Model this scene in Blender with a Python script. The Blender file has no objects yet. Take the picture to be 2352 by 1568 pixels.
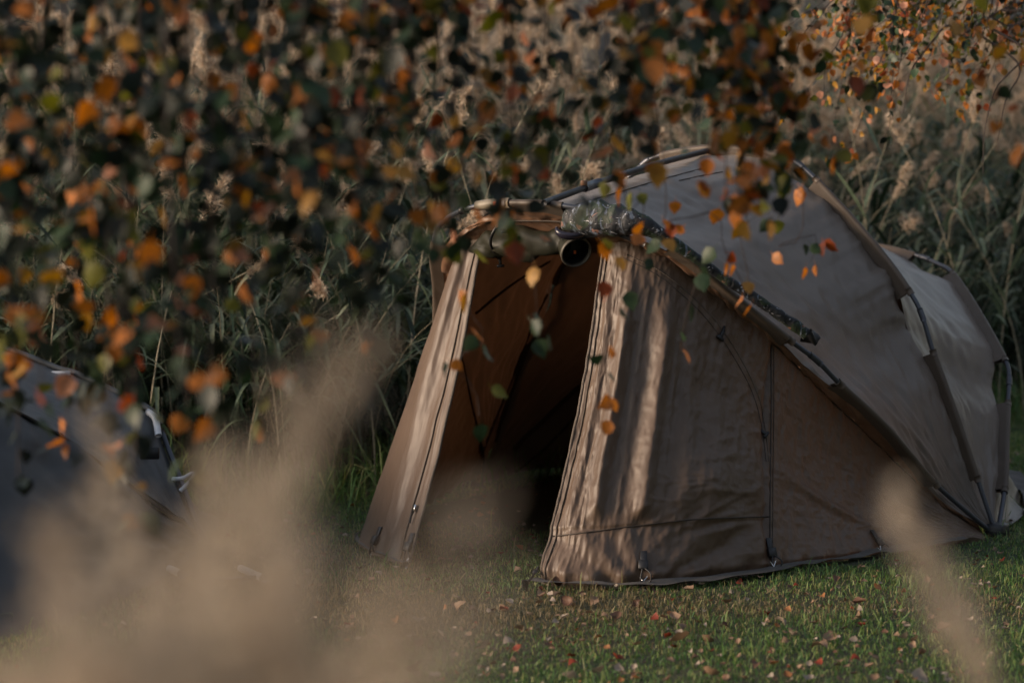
import bpy, math, random
import numpy as np
from mathutils import Vector, Matrix
from mathutils.bvhtree import BVHTree

rng = np.random.default_rng(7)
random.seed(7)
SC = bpy.context.scene
COL = SC.collection

# ------------------------------------------------------------------ camera
F = 85.0 / 36.0 * 2352.0           # focal length in the units used to measure the photograph (2352 wide)
H = 1.5
TILT = math.atan((784 - 300) / F)
FW = np.array([0, math.cos(TILT), -math.sin(TILT)])
UP = np.array([0, math.sin(TILT), math.cos(TILT)])
RT = np.array([1.0, 0, 0])
CAM = np.array([0, 0, H])
cd = bpy.data.cameras.new('camera')
cam = bpy.data.objects.new('camera', cd)
COL.objects.link(cam)
cam.location = (0, 0, H)
cam.rotation_euler = (math.pi / 2 - TILT, 0, 0)
cd.lens = 85
cd.sensor_width = 36
cd.clip_start = 0.05
cd.clip_end = 600
cd.dof.use_dof = True
cd.dof.focus_distance = 8.25
cd.dof.aperture_fstop = 2.3
cd.dof.aperture_blades = 0
SC.camera = cam

# ------------------------------------------------------------------ light
SUN_AZ = Vector((-0.975, -0.21, 0)).normalized()     # where the sun stands, seen from the tent
SUN_EL = math.radians(15)
SUN_STRENGTH = 2.8
SKY_STRENGTH = 0.15
EXPOSURE = 0.62
world = bpy.data.worlds.new('World')
SC.world = world
world.use_nodes = True
wn = world.node_tree
sky = wn.nodes.new('ShaderNodeTexSky')
sky.sky_type = 'NISHITA'
sky.sun_disc = False
sky.sun_elevation = SUN_EL
# Blender's sky: rotation 0 puts the sun at +Y, turning clockwise seen from above
sky.sun_rotation = math.atan2(SUN_AZ.x, SUN_AZ.y)
sky.dust_density = 1.0
sky.air_density = 1.0
bg = wn.nodes['Background']
bg.inputs['Strength'].default_value = SKY_STRENGTH
hs = wn.nodes.new('ShaderNodeHueSaturation')
hs.inputs['Saturation'].default_value = 0.55
wn.links.new(sky.outputs[0], hs.inputs['Color'])
wn.links.new(hs.outputs[0], bg.inputs['Color'])
sl = bpy.data.lights.new('sun', 'SUN')
sl.energy = SUN_STRENGTH
sl.angle = math.radians(16)
sl.color = (1.0, 0.74, 0.52)
sun = bpy.data.objects.new('sun', sl)
COL.objects.link(sun)
sdir = Vector((SUN_AZ.x * math.cos(SUN_EL), SUN_AZ.y * math.cos(SUN_EL), math.sin(SUN_EL)))
sun.rotation_euler = sdir.to_track_quat('Z', 'Y').to_euler()
sun.location = (-6, 4, 6)
SC.view_settings.view_transform = 'Standard'
SC.view_settings.look = 'None'
SC.view_settings.exposure = EXPOSURE
SC.view_settings.gamma = 1
SC.view_settings.use_curve_mapping = False
SC.cycles.use_denoising = True
SC.cycles.max_bounces = 7
SC.cycles.transparent_max_bounces = 8

# ------------------------------------------------------------------ measuring helpers
def ray(x, y):
    return FW * F + RT * (x - 1176) + UP * (784 - y)
def gnd(x, y, z=0.0):
    r = ray(x, y)
    return CAM + r * ((z - H) / r[2])
def at(x, y, Y):
    """the point seen at x, y that lies Y metres out"""
    r = ray(x, y)
    return CAM + r * (Y / r[1])
def proj(p):
    d = np.asarray(p) - CAM
    k = d @ FW
    return 1176 + F * (d @ RT) / k, 784 - F * (d @ UP) / k
def on_plane(x, y, P0, N):
    r = ray(x, y)
    return CAM + r * (((P0 - CAM) @ N) / (r @ N))
def unit(v):
    v = np.asarray(v, float)
    return v / (np.linalg.norm(v, axis=-1, keepdims=True) + 1e-12)

# smooth value noise, vectorised
_perm = rng.random((256, 256))
def vn(x, y):
    x = np.asarray(x, float); y = np.asarray(y, float)
    xi = np.floor(x).astype(int); yi = np.floor(y).astype(int)
    fx = x - xi; fy = y - yi
    fx = fx * fx * (3 - 2 * fx); fy = fy * fy * (3 - 2 * fy)
    a = _perm[xi & 255, yi & 255]; b = _perm[(xi + 1) & 255, yi & 255]
    c = _perm[xi & 255, (yi + 1) & 255]; d = _perm[(xi + 1) & 255, (yi + 1) & 255]
    return (a * (1 - fx) + b * fx) * (1 - fy) + (c * (1 - fx) + d * fx) * fy - 0.5
def fbm(x, y, n=4):
    r = 0
    for i in range(n):
        r = r + vn(x * 2 ** i + 17 * i, y * 2 ** i + 31 * i) / 2 ** i
    return r
def ridge(x, y, n=3):
    r = 0
    for i in range(n):
        r = r + (1 - np.abs(vn(x * 2 ** i + 7 * i, y * 2 ** i + 3 * i)) * 4) / 2 ** i
    return r

# ------------------------------------------------------------------ object helpers
def tag(o, label=None, cat=None, group=None, kind=None):
    if label: o['label'] = label
    if cat: o['category'] = cat
    if group: o['group'] = group
    if kind: o['kind'] = kind
    return o
def empty(name, loc=(0, 0, 0), rz=0):
    o = bpy.data.objects.new(name, None)
    COL.objects.link(o)
    o.location = Vector(loc)
    o.rotation_euler = (0, 0, rz)
    o.empty_display_size = 0.1
    return o
def mesh_np(name, V, Fc, mats, mi=None, smooth=True):
    """V (n,3); Fc int array (m,k) or list of lists"""
    me = bpy.data.meshes.new(name)
    V = np.asarray(V, np.float32)
    if isinstance(Fc, np.ndarray):
        m, k = Fc.shape
        me.vertices.add(len(V)); me.vertices.foreach_set('co', V.ravel())
        me.loops.add(m * k); me.loops.foreach_set('vertex_index', Fc.ravel().astype(np.int32))
        me.polygons.add(m)
        me.polygons.foreach_set('loop_start', np.arange(0, m * k, k, dtype=np.int32))
        me.update(calc_edges=True)
    else:
        me.from_pydata([tuple(map(float, v)) for v in V], [], Fc)
    for mt in (mats if isinstance(mats, (list, tuple)) else [mats]):
        me.materials.append(mt)
    if mi is not None:
        me.polygons.foreach_set('material_index', np.asarray(mi, np.int32))
    if smooth:
        me.polygons.foreach_set('use_smooth', np.ones(len(me.polygons), bool))
    me.update()
    return me
def link(name, me, parent=None):
    o = bpy.data.objects.new(name, me)
    COL.objects.link(o)
    if parent is not None:
        o.parent = parent
        o.matrix_parent_inverse = Matrix.Identity(4)
        o.location = -world_loc(parent)      # meshes are written in world space (parents are never rotated here)
    return o
def world_loc(o):
    v = Vector(o.location)
    while o.parent is not None:
        o = o.parent
        v = v + Vector(o.location)
    return v
class MB:
    """collects shapes in world space"""
    def __init__(s): s.v = []; s.f = []; s.n = 0
    def add(s, V, Fc):
        V = np.asarray(V, float).reshape(-1, 3)
        s.v.append(V); s.f += [[i + s.n for i in f] for f in Fc]; s.n += len(V)
        return s
    def grid(s, G, closed_u=False, closed_v=False):
        G = np.asarray(G); nu, nv = G.shape[:2]
        fs = []
        for i in range(nu if closed_u else nu - 1):
            for j in range(nv if closed_v else nv - 1):
                a = i; b = (i + 1) % nu; c = j; d = (j + 1) % nv
                fs.append([a * nv + c, b * nv + c, b * nv + d, a * nv + d])
        return s.add(G.reshape(-1, 3), fs)
    def tube(s, pts, r, n=8, flat=1.0, caps=True):
        pts = np.asarray(pts, float); m = len(pts)
        r = np.broadcast_to(np.asarray(r, float), (m,))
        T = unit(np.gradient(pts, axis=0))
        up = np.array([0, 0, 1.0]) if abs(T[0][2]) < 0.9 else np.array([1.0, 0, 0])
        N = unit(np.cross(T[0], up)); G = []
        for i in range(m):
            N = unit(N - T[i] * (N @ T[i])); B = np.cross(T[i], N)
            a = np.linspace(0, 2 * math.pi, n, endpoint=False)
            G.append(pts[i] + r[i] * (np.cos(a)[:, None] * N * flat + np.sin(a)[:, None] * B))
        base = s.n
        s.grid(np.array(G), closed_v=True)
        if caps:
            s.f.append([base + k for k in range(n)][::-1]); s.f.append([base + (m - 1) * n + k for k in range(n)])
        return s
    def box(s, c, ax, hs):
        """box at c with axes ax (3x3 rows) and half sizes hs, edges chamfered"""
        c = np.asarray(c, float); ax = np.asarray(ax, float); hs = np.asarray(hs, float)
        b = min(hs) * 0.25; V = []
        for sx in (-1, 1):
            for sy in (-1, 1):
                for sz in (-1, 1):
                    for k in range(3):
                        h = np.array([sx, sy, sz]) * hs
                        h = h - np.array([sx, sy, sz]) * b * (np.arange(3) != k)
                        V.append(c + h @ ax)
        import itertools
        V = np.array(V)
        pts = [Vector(v) for v in V]
        import bmesh
        bm = bmesh.new()
        for p in pts: bm.verts.new(p)
        bmesh.ops.convex_hull(bm, input=bm.verts)
        bm.verts.index_update()
        s.add([v.co[:] for v in bm.verts], [[v.index for v in f.verts] for f in bm.faces])
        bm.free()
        return s
    def build(s, name, mat, parent=None, smooth=True):
        me = mesh_np(name, np.concatenate(s.v), s.f, mat, smooth=smooth)
        return link(name, me, parent)
def crv(pts, n=60):
    """Catmull-Rom through pts, resampled evenly by length"""
    P = np.asarray(pts, float)
    P = np.vstack([2 * P[0] - P[1], P, 2 * P[-1] - P[-2]])
    out = []
    for i in range(1, len(P) - 2):
        t = np.linspace(0, 1, 14, endpoint=False)[:, None]
        a, b, c, d = P[i - 1], P[i], P[i + 1], P[i + 2]
        out.append(0.5 * ((2 * b) + (-a + c) * t + (2 * a - 5 * b + 4 * c - d) * t ** 2 + (-a + 3 * b - 3 * c + d) * t ** 3))
    out.append(P[-2][None]); Q = np.vstack(out)
    L = np.concatenate([[0], np.cumsum(np.linalg.norm(np.diff(Q, axis=0), axis=1))])
    s = np.linspace(0, L[-1], n)
    return np.stack([np.interp(s, L, Q[:, k]) for k in range(Q.shape[1])], 1)
def crv_p(pts, params, n):
    """smooth interpolation of stations at parameters 0..len-1 (Catmull-Rom), sampled at n even parameters"""
    P = np.asarray(pts, float); m = len(P)
    P = np.vstack([2 * P[0] - P[1], P, 2 * P[-1] - P[-2]])
    out = []
    for s in np.linspace(0, m - 1, n):
        i = min(int(s), m - 2); t = s - i; i += 1
        a, b, c, d = P[i - 1], P[i], P[i + 1], P[i + 2]
        out.append(0.5 * ((2 * b) + (-a + c) * t + (2 * a - 5 * b + 4 * c - d) * t ** 2 + (-a + 3 * b - 3 * c + d) * t ** 3))
    return np.array(out)

# ------------------------------------------------------------------ materials
def mat(name):
    m = bpy.data.materials.new(name); m.use_nodes = True
    return m, m.node_tree.nodes, m.node_tree.links, m.node_tree.nodes['Principled BSDF']
def simple(name, col, rough=0.6, metal=0.0, bump=0.0, bscale=60, spec=0.5, var=0.0, vscale=8):
    m, N, L, P = mat(name)
    P.inputs['Base Color'].default_value = (*col, 1)
    P.inputs['Roughness'].default_value = rough
    P.inputs['Metallic'].default_value = metal
    P.inputs['Specular IOR Level'].default_value = spec
    tc = N.new('ShaderNodeTexCoord')
    if var:
        nt = N.new('ShaderNodeTexNoise'); nt.inputs['Scale'].default_value = vscale; nt.inputs['Detail'].default_value = 5
        L.new(tc.outputs['Object'], nt.inputs['Vector'])
        mx = N.new('ShaderNodeMix'); mx.data_type = 'RGBA'
        mx.inputs['A'].default_value = tuple(c * (1 - var) for c in col) + (1,)
        mx.inputs['B'].default_value = tuple(min(1, c * (1 + var)) for c in col) + (1,)
        L.new(nt.outputs['Fac'], mx.inputs['Factor']); L.new(mx.outputs['Result'], P.inputs['Base Color'])
    if bump:
        nt = N.new('ShaderNodeTexNoise'); nt.inputs['Scale'].default_value = bscale; nt.inputs['Detail'].default_value = 4
        L.new(tc.outputs['Object'], nt.inputs['Vector'])
        b = N.new('ShaderNodeBump'); b.inputs['Strength'].default_value = bump; b.inputs['Distance'].default_value = 0.01
        L.new(nt.outputs['Fac'], b.inputs['Height']); L.new(b.outputs[0], P.inputs['Normal'])
    return m
def fabric(name, col, col2, rough=0.5, trans=0.12, tcol=None, crease=0.5, cscale=5, sheen=0.06):
    m, N, L, P = mat(name)
    tc = N.new('ShaderNodeTexCoord')
    nt = N.new('ShaderNodeTexNoise'); nt.inputs['Scale'].default_value = 2.2; nt.inputs['Detail'].default_value = 6
    nt.inputs['Roughness'].default_value = 0.65
    L.new(tc.outputs['Object'], nt.inputs['Vector'])
    mx = N.new('ShaderNodeMix'); mx.data_type = 'RGBA'
    mx.inputs['A'].default_value = (*col, 1); mx.inputs['B'].default_value = (*col2, 1)
    rp = N.new('ShaderNodeValToRGB'); rp.color_ramp.elements[0].position = 0.35; rp.color_ramp.elements[1].position = 0.65
    L.new(nt.outputs['Fac'], rp.inputs['Fac']); L.new(rp.outputs['Color'], mx.inputs['Factor'])
    L.new(mx.outputs['Result'], P.inputs['Base Color'])
    P.inputs['Roughness'].default_value = rough
    P.inputs['Sheen Weight'].default_value = sheen
    P.inputs['Sheen Roughness'].default_value = 0.4
    P.inputs['Specular IOR Level'].default_value = 0.45
    # creases: ridged noise warped, two scales, and the weave
    mp = N.new('ShaderNodeMapping'); mp.inputs['Scale'].default_value = (1, 1, 0.7)
    L.new(tc.outputs['Object'], mp.inputs['Vector'])
    r1 = N.new('ShaderNodeTexNoise'); r1.noise_type = 'RIDGED_MULTIFRACTAL'
    r1.inputs['Scale'].default_value = cscale; r1.inputs['Detail'].default_value = 5; r1.inputs['Distortion'].default_value = 0.6
    L.new(mp.outputs[0], r1.inputs['Vector'])
    b1 = N.new('ShaderNodeBump'); b1.inputs['Strength'].default_value = crease; b1.inputs['Distance'].default_value = 0.012
    L.new(r1.outputs['Fac'], b1.inputs['Height'])
    r2 = N.new('ShaderNodeTexNoise'); r2.inputs['Scale'].default_value = 420; r2.inputs['Detail'].default_value = 2
    L.new(tc.outputs['Object'], r2.inputs['Vector'])
    b2 = N.new('ShaderNodeBump'); b2.inputs['Strength'].default_value = 0.12; b2.inputs['Distance'].default_value = 0.002
    L.new(r2.outputs['Fac'], b2.inputs['Height']); L.new(b1.outputs[0], b2.inputs['Normal'])
    L.new(b2.outputs[0], P.inputs['Normal'])
    if trans:
        tr = N.new('ShaderNodeBsdfTranslucent'); tr.inputs['Color'].default_value = (*(tcol or col), 1)
        L.new(b1.outputs[0], tr.inputs['Normal'])
        ms = N.new('ShaderNodeMixShader'); ms.inputs['Fac'].default_value = trans
        out = N['Material Output']
        L.new(P.outputs[0], ms.inputs[1]); L.new(tr.outputs[0], ms.inputs[2]); L.new(ms.outputs[0], out.inputs['Surface'])
    return m
def leafy(name, cols, rough=0.5, trans=0.4, per='island', tmul=1.6, spec=0.3):
    """thin leaf: colour picked per leaf / blade from a ramp, light shines through"""
    m, N, L, P = mat(name)
    if per == 'island':
        g = N.new('ShaderNodeNewGeometry'); src = g.outputs['Random Per Island']
    else:
        g = N.new('ShaderNodeObjectInfo'); src = g.outputs['Random']
    rp = N.new('ShaderNodeValToRGB'); rp.color_ramp.interpolation = 'LINEAR'
    e = rp.color_ramp.elements
    while len(e) < len(cols): e.new(0.5)
    for i, c in enumerate(cols):
        e[i].position = i / max(1, len(cols) - 1); e[i].color = (*c, 1)
    L.new(src, rp.inputs['Fac'])
    tc = N.new('ShaderNodeTexCoord')
    nt = N.new('ShaderNodeTexNoise'); nt.inputs['Scale'].default_value = 40; nt.inputs['Detail'].default_value = 3
    L.new(tc.outputs['Object'], nt.inputs['Vector'])
    hv = N.new('ShaderNodeHueSaturation')
    mr = N.new('ShaderNodeMapRange'); mr.inputs['From Min'].default_value = 0.3; mr.inputs['From Max'].default_value = 0.7
    mr.inputs['To Min'].default_value = 0.7; mr.inputs['To Max'].default_value = 1.3
    L.new(nt.outputs['Fac'], mr.inputs['Value']); L.new(mr.outputs[0], hv.inputs['Value'])
    L.new(rp.outputs[0], hv.inputs['Color']); L.new(hv.outputs[0], P.inputs['Base Color'])
    P.inputs['Roughness'].default_value = rough; P.inputs['Specular IOR Level'].default_value = spec
    if trans:
        tr = N.new('ShaderNodeBsdfTranslucent')
        h2 = N.new('ShaderNodeHueSaturation'); h2.inputs['Saturation'].default_value = 1.15; h2.inputs['Value'].default_value = tmul
        L.new(hv.outputs[0], h2.inputs['Color']); L.new(h2.outputs[0], tr.inputs['Color'])
        ms = N.new('ShaderNodeMixShader'); ms.inputs['Fac'].default_value = trans
        L.new(P.outputs[0], ms.inputs[1]); L.new(tr.outputs[0], ms.inputs[2])
        L.new(ms.outputs[0], N['Material Output'].inputs['Surface'])
    return m
def camo_mat():
    m, N, L, P = mat('camo_cloth')
    tc = N.new('ShaderNodeTexCoord')
    def noise(sc, dist=0.5, det=4, strech=(1, 1, 1)):
        mp = N.new('ShaderNodeMapping'); mp.inputs['Scale'].default_value = strech
        L.new(tc.outputs['Object'], mp.inputs['Vector'])
        n = N.new('ShaderNodeTexNoise'); n.inputs['Scale'].default_value = sc; n.inputs['Detail'].default_value = det
        n.inputs['Distortion'].default_value = dist
        L.new(mp.outputs[0], n.inputs['Vector'])
        return n.outputs['Fac']
    def step(f, a, b):
        r = N.new('ShaderNodeMapRange'); r.inputs['From Min'].default_value = a; r.inputs['From Max'].default_value = b
        L.new(f, r.inputs['Value']); return r.outputs[0]
    cur = None
    base = (0.009, 0.011, 0.015, 1)
    for i, (c, f) in enumerate([((0.018, 0.030, 0.016), step(noise(9, 1.0), 0.50, 0.54)),
                                ((0.20, 0.10, 0.075), step(noise(15, 1.5), 0.63, 0.66)),
                                ((0.11, 0.135, 0.18), step(noise(20, 2.4, 4, (1, 1, 0.4)), 0.57, 0.63)),
                                ((0.33, 0.33, 0.36), step(noise(34, 3.0, 2, (0.4, 1, 1.6)), 0.66, 0.70)),
                                ((0.008, 0.009, 0.012), step(noise(45, 1.5, 3, (1, 0.4, 1)), 0.62, 0.66))]):
        mx = N.new('ShaderNodeMix'); mx.data_type = 'RGBA'
        if cur is None: mx.inputs['A'].default_value = base
        else: L.new(cur, mx.inputs['A'])
        mx.inputs['B'].default_value = (*c, 1); L.new(f, mx.inputs['Factor'])
        cur = mx.outputs['Result']
    L.new(cur, P.inputs['Base Color']); P.inputs['Roughness'].default_value = 0.6
    b = N.new('ShaderNodeBump'); b.inputs['Strength'].default_value = 0.7; b.inputs['Distance'].default_value = 0.012
    L.new(noise(30, 0.8), b.inputs['Height']); L.new(b.outputs[0], P.inputs['Normal'])
    return m

M = {}
M['shell'] = fabric('shell_cloth', (0.140, 0.113, 0.094), (0.168, 0.136, 0.113), rough=0.42, trans=0.048, tcol=(0.26, 0.11, 0.05), crease=0.55, cscale=4.5)
M['sleeve'] = fabric('sleeve_cloth', (0.075, 0.055, 0.040), (0.092, 0.068, 0.050), rough=0.5, trans=0.05, crease=0.4, cscale=9)
M['front'] = fabric('front_cloth', (0.105, 0.070, 0.048), (0.128, 0.086, 0.060), rough=0.47, trans=0.06, tcol=(0.22, 0.10, 0.045), crease=0.5, cscale=4.5)
M['trim'] = fabric('ruched_cloth', (0.175, 0.092, 0.052), (0.20, 0.11, 0.065), rough=0.45, trans=0.1, tcol=(0.3, 0.12, 0.05), crease=0.6, cscale=14)
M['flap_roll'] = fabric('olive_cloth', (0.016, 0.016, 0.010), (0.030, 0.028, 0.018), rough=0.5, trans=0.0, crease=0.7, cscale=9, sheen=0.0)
M['pole'] = simple('gunmetal_pole', (0.075, 0.08, 0.095), rough=0.36, metal=0.6, bump=0.05, bscale=120)
M['black'] = simple('black_plastic', (0.012, 0.012, 0.014), rough=0.45, bump=0.1, bscale=200)
M['seam'] = simple('seam_thread', (0.045, 0.032, 0.024), rough=0.7)
M['zip'] = simple('zip_tape', (0.11, 0.082, 0.062), rough=0.55, bump=0.5, bscale=300)
M['steel'] = simple('bright_steel', (0.55, 0.55, 0.56), rough=0.25, metal=1.0)
M['orange'] = simple('orange_print', (0.75, 0.16, 0.03), rough=0.6)
M['tagw'] = simple('pale_print', (0.55, 0.52, 0.5), rough=0.6)
M['tab'] = fabric('tab_cloth', (0.20, 0.17, 0.12), (0.23, 0.19, 0.14), trans=0, crease=0.2)
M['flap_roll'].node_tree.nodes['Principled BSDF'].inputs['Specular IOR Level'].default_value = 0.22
M['camo'] = camo_mat()
M['brim'] = simple('dark_brim', (0.02, 0.018, 0.03), rough=0.25)
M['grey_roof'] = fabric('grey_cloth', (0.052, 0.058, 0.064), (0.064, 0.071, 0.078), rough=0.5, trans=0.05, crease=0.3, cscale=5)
M['grey_shaded'] = fabric('shaded_grey_cloth', (0.02, 0.021, 0.023), (0.028, 0.029, 0.031), rough=0.55, trans=0.03, crease=0.3, cscale=5)  # the grey tent cloth again, shade of the walls put into its colour
M['white'] = simple('white_metal', (0.6, 0.61, 0.63), rough=0.35, bump=0.1)
M['mud'] = simple('mud_flap_cloth', (0.085, 0.078, 0.072), rough=0.7, bump=0.4, bscale=20)

# ground
def ground_mat():
    m, N, L, P = mat('lawn_soil')
    tc = N.new('ShaderNodeTexCoord')
    n1 = N.new('ShaderNodeTexNoise'); n1.inputs['Scale'].default_value = 0.9; n1.inputs['Detail'].default_value = 7
    n2 = N.new('ShaderNodeTexNoise'); n2.inputs['Scale'].default_value = 90; n2.inputs['Detail'].default_value = 5
    for n in (n1, n2): L.new(tc.outputs['Object'], n.inputs['Vector'])
    r1 = N.new('ShaderNodeValToRGB'); r1.color_ramp.elements[0].position = 0.42; r1.color_ramp.elements[1].position = 0.62
    r1.color_ramp.elements[0].color = (0.03, 0.045, 0.02, 1); r1.color_ramp.elements[1].color = (0.07, 0.065, 0.036, 1)
    L.new(n1.outputs['Fac'], r1.inputs['Fac'])
    mx = N.new('ShaderNodeMix'); mx.data_type = 'RGBA'; mx.blend_type = 'MULTIPLY'; mx.inputs['Factor'].default_value = 0.8
    r2 = N.new('ShaderNodeValToRGB'); r2.color_ramp.elements[0].color = (0.35, 0.35, 0.35, 1); r2.color_ramp.elements[1].color = (1.6, 1.5, 1.3, 1)
    L.new(n2.outputs['Fac'], r2.inputs['Fac'])
    L.new(r1.outputs[0], mx.inputs['A']); L.new(r2.outputs[0], mx.inputs['B']); L.new(mx.outputs['Result'], P.inputs['Base Color'])
    P.inputs['Roughness'].default_value = 0.9
    b = N.new('ShaderNodeBump'); b.inputs['Strength'].default_value = 0.8; b.inputs['Distance'].default_value = 0.02
    L.new(n2.outputs['Fac'], b.inputs['Height']); L.new(b.outputs[0], P.inputs['Normal'])
    return m
M['ground'] = ground_mat()
M['grass'] = leafy('grass_blades', [(0.05, 0.11, 0.035), (0.08, 0.165, 0.05), (0.12, 0.21, 0.065), (0.17, 0.22, 0.07), (0.30, 0.28, 0.13)], rough=0.5, trans=0.25)
M['drygrass'] = leafy('worn_grass', [(0.08, 0.09, 0.04), (0.16, 0.14, 0.07), (0.24, 0.18, 0.10), (0.30, 0.24, 0.15)], rough=0.6, trans=0.25)
M['reed_stem'] = leafy('reed_stem', [(0.14, 0.13, 0.085), (0.26, 0.23, 0.16), (0.38, 0.34, 0.25)], per='object', trans=0.0)
M['reed_leaf'] = leafy('reed_leaf', [(0.009, 0.016, 0.010), (0.018, 0.030, 0.017), (0.040, 0.07, 0.038), (0.085, 0.12, 0.065), (0.16, 0.195, 0.135), (0.30, 0.26, 0.15), (0.42, 0.34, 0.19)], trans=0.25, rough=0.42)
M['reed_plume'] = leafy('reed_plume', [(0.36, 0.285, 0.21), (0.48, 0.39, 0.295), (0.58, 0.485, 0.38)], trans=0.3, rough=0.8)
M['plume_near'] = leafy('near_plume', [(0.38, 0.315, 0.245), (0.46, 0.39, 0.31), (0.53, 0.455, 0.37)], trans=0.35, rough=0.8, tmul=1.1)
M['bark'] = simple('birch_bark', (0.30, 0.28, 0.25), rough=0.8, bump=0.6, bscale=30, var=0.5, vscale=12)
M['twig'] = simple('birch_twig', (0.035, 0.022, 0.018), rough=0.7, bump=0.3, bscale=80)
M['farbark'] = simple('grey_bark', (0.16, 0.15, 0.145), rough=0.9, bump=0.5, bscale=8, var=0.35, vscale=3)
M['farhazed'] = leafy('far_hazed_foliage', [(0.10, 0.11, 0.105), (0.17, 0.18, 0.17), (0.23, 0.22, 0.20), (0.27, 0.23, 0.18)], trans=0.45)  # paled and greyed: distance haze put into the leaf colour
M['farleaf'] = leafy('far_foliage', [(0.05, 0.06, 0.055), (0.09, 0.095, 0.085), (0.13, 0.12, 0.10), (0.16, 0.125, 0.09)], trans=0.2)
LEAFCOL = {
    'orange': (0.42, 0.15, 0.035), 'amber': (0.34, 0.18, 0.04), 'rust': (0.24, 0.055, 0.02), 'green': (0.024, 0.046, 0.02),
    'dark': (0.010, 0.016, 0.010), 'olive': (0.12, 0.12, 0.02), 'pink': (0.50, 0.24, 0.15)}
for k, c in LEAFCOL.items():
    M['leaf_' + k] = leafy('birch_leaf_' + k, [tuple(x * 0.75 for x in c), tuple(min(1, x * 1.25) for x in c)],
                           trans=0.35 if k in ('orange', 'amber', 'rust', 'pink', 'olive') else 0.12, per='object', tmul=1.3, rough=0.45)
    M['mass_' + k] = leafy('birch_mass_' + k, [tuple(x * 0.7 for x in c), tuple(min(1, x * 1.3) for x in c)],
                           trans=0.35 if k in ('orange', 'amber', 'rust', 'pink', 'olive') else 0.12, per='island', tmul=1.3, rough=0.45)
FALLCOL = {'tan': (0.26, 0.17, 0.11), 'pale': (0.36, 0.29, 0.23), 'brown': (0.13, 0.07, 0.045), 'red': (0.20, 0.035, 0.015), 'orange': (0.34, 0.15, 0.06)}
for k, c in FALLCOL.items():
    M['fall_' + k] = leafy('fallen_leaf_' + k, [tuple(x * 0.75 for x in c), tuple(min(1, x * 1.2) for x in c)], trans=0.15, per='object', tmul=1.0, rough=0.55)

# ================================================================== SETTING
def hz(x, y):
    """ground height"""
    return 0.02 * vn(x * 0.6, y * 0.6) + 0.008 * vn(x * 3, y * 3)
def ground():
    xs = np.concatenate([np.linspace(-150, -6, 20), np.linspace(-5.5, 6.5, 120), np.linspace(7, 150, 20)])
    ys = np.concatenate([np.linspace(-30, 3.5, 12), np.linspace(4, 14, 100), np.linspace(15, 260, 30)])
    X, Y = np.meshgrid(xs, ys, indexing='ij')
    Z = hz(X, Y)
    G = np.stack([X, Y, Z], -1)
    nv = len(ys)
    i, j = np.meshgrid(np.arange(len(xs) - 1), np.arange(nv - 1), indexing='ij')
    q = np.stack([i * nv + j, (i + 1) * nv + j, (i + 1) * nv + j + 1, i * nv + j + 1], -1).reshape(-1, 4)
    o = link('ground', mesh_np('ground', G.reshape(-1, 3), q, M['ground']))
    tag(o, 'lawn and lake bank the tents stand on', None, None, 'structure')
ground()

def reed_edge(x):
    """distance at which the reed bed starts"""
    return np.where(x < -0.9, 9.7, np.where(x < 0.2, 9.7 + (x + 0.9) * 0.9, 10.7 + (x - 0.2) * 0.85))

def worn(x, y):
    """how worn and dry the lawn is here, 0..1"""
    a = np.exp(-(((x + 0.25) / 0.75) ** 2 + ((y - 7.35) / 0.55) ** 2))
    b = np.exp(-(((x - 1.3) / 1.6) ** 2 + ((y - 7.55) / 0.22) ** 2)) * 0.55
    c = np.exp(-(((x + 1.2) / 0.9) ** 2 + ((y - 8.3) / 0.9) ** 2)) * 0.8
    return np.clip(a + b + c + 0.55 * fbm(x * 1.7, y * 1.7, 3) - 0.03, 0, 1)

def blades(name, n, xr, yr, hgt, wid, mats, label, cond=None, curl=1.0, clump=0.0):
    x = rng.uniform(*xr, n); y = rng.uniform(yr[0] ** 1, yr[1], n)
    keep = np.abs(x) < y * 0.2118 * 1.12 + 0.35
    if cond is not None: keep &= cond(x, y)
    x, y = x[keep], y[keep]; n = len(x)
    h = hgt * (0.45 + 0.9 * rng.random(n)) * (1 + 0.5 * fbm(x * 3, y * 3, 2))
    w = wid * (0.6 + 0.8 * rng.random(n))
    a = rng.uniform(0, 2 * math.pi, n); b = a + rng.normal(0, 0.9, n) + math.pi / 2
    lean = np.abs(rng.normal(0.75, 0.5, n)) * curl
    z = hz(x, y) - 0.004
    B = np.stack([x, y, z], 1)
    side = np.stack([np.cos(a), np.sin(a), np.zeros(n)], 1) * (w / 2)[:, None]
    ld = np.stack([np.cos(b), np.sin(b), np.zeros(n)], 1)
    mid = B + ld * (h * lean * 0.3)[:, None] + np.array([0, 0, 1]) * (h * 0.6)[:, None]
    tip = B + ld * (h * lean * 1.0)[:, None] + np.array([0, 0, 1]) * (h * (1 - 0.3 * np.clip(lean, 0, 1.5)))[:, None]
    V = np.stack([B - side, B + side, mid + side * 0.75, mid - side * 0.75, tip], 1).reshape(-1, 3)
    k = np.arange(n)[:, None] * 5
    T = np.concatenate([k + [0, 1, 2], k + [0, 2, 3], k + [3, 2, 4]], 1).reshape(-1, 3)
    wv = worn(x, y)
    mi = (rng.random(n) < wv * 1.15 - 0.12).astype(int)
    o = link(name, mesh_np(name, V, T, mats, np.repeat(mi, 3)))
    tag(o, label, 'grass', None, 'stuff')
    return o
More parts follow.
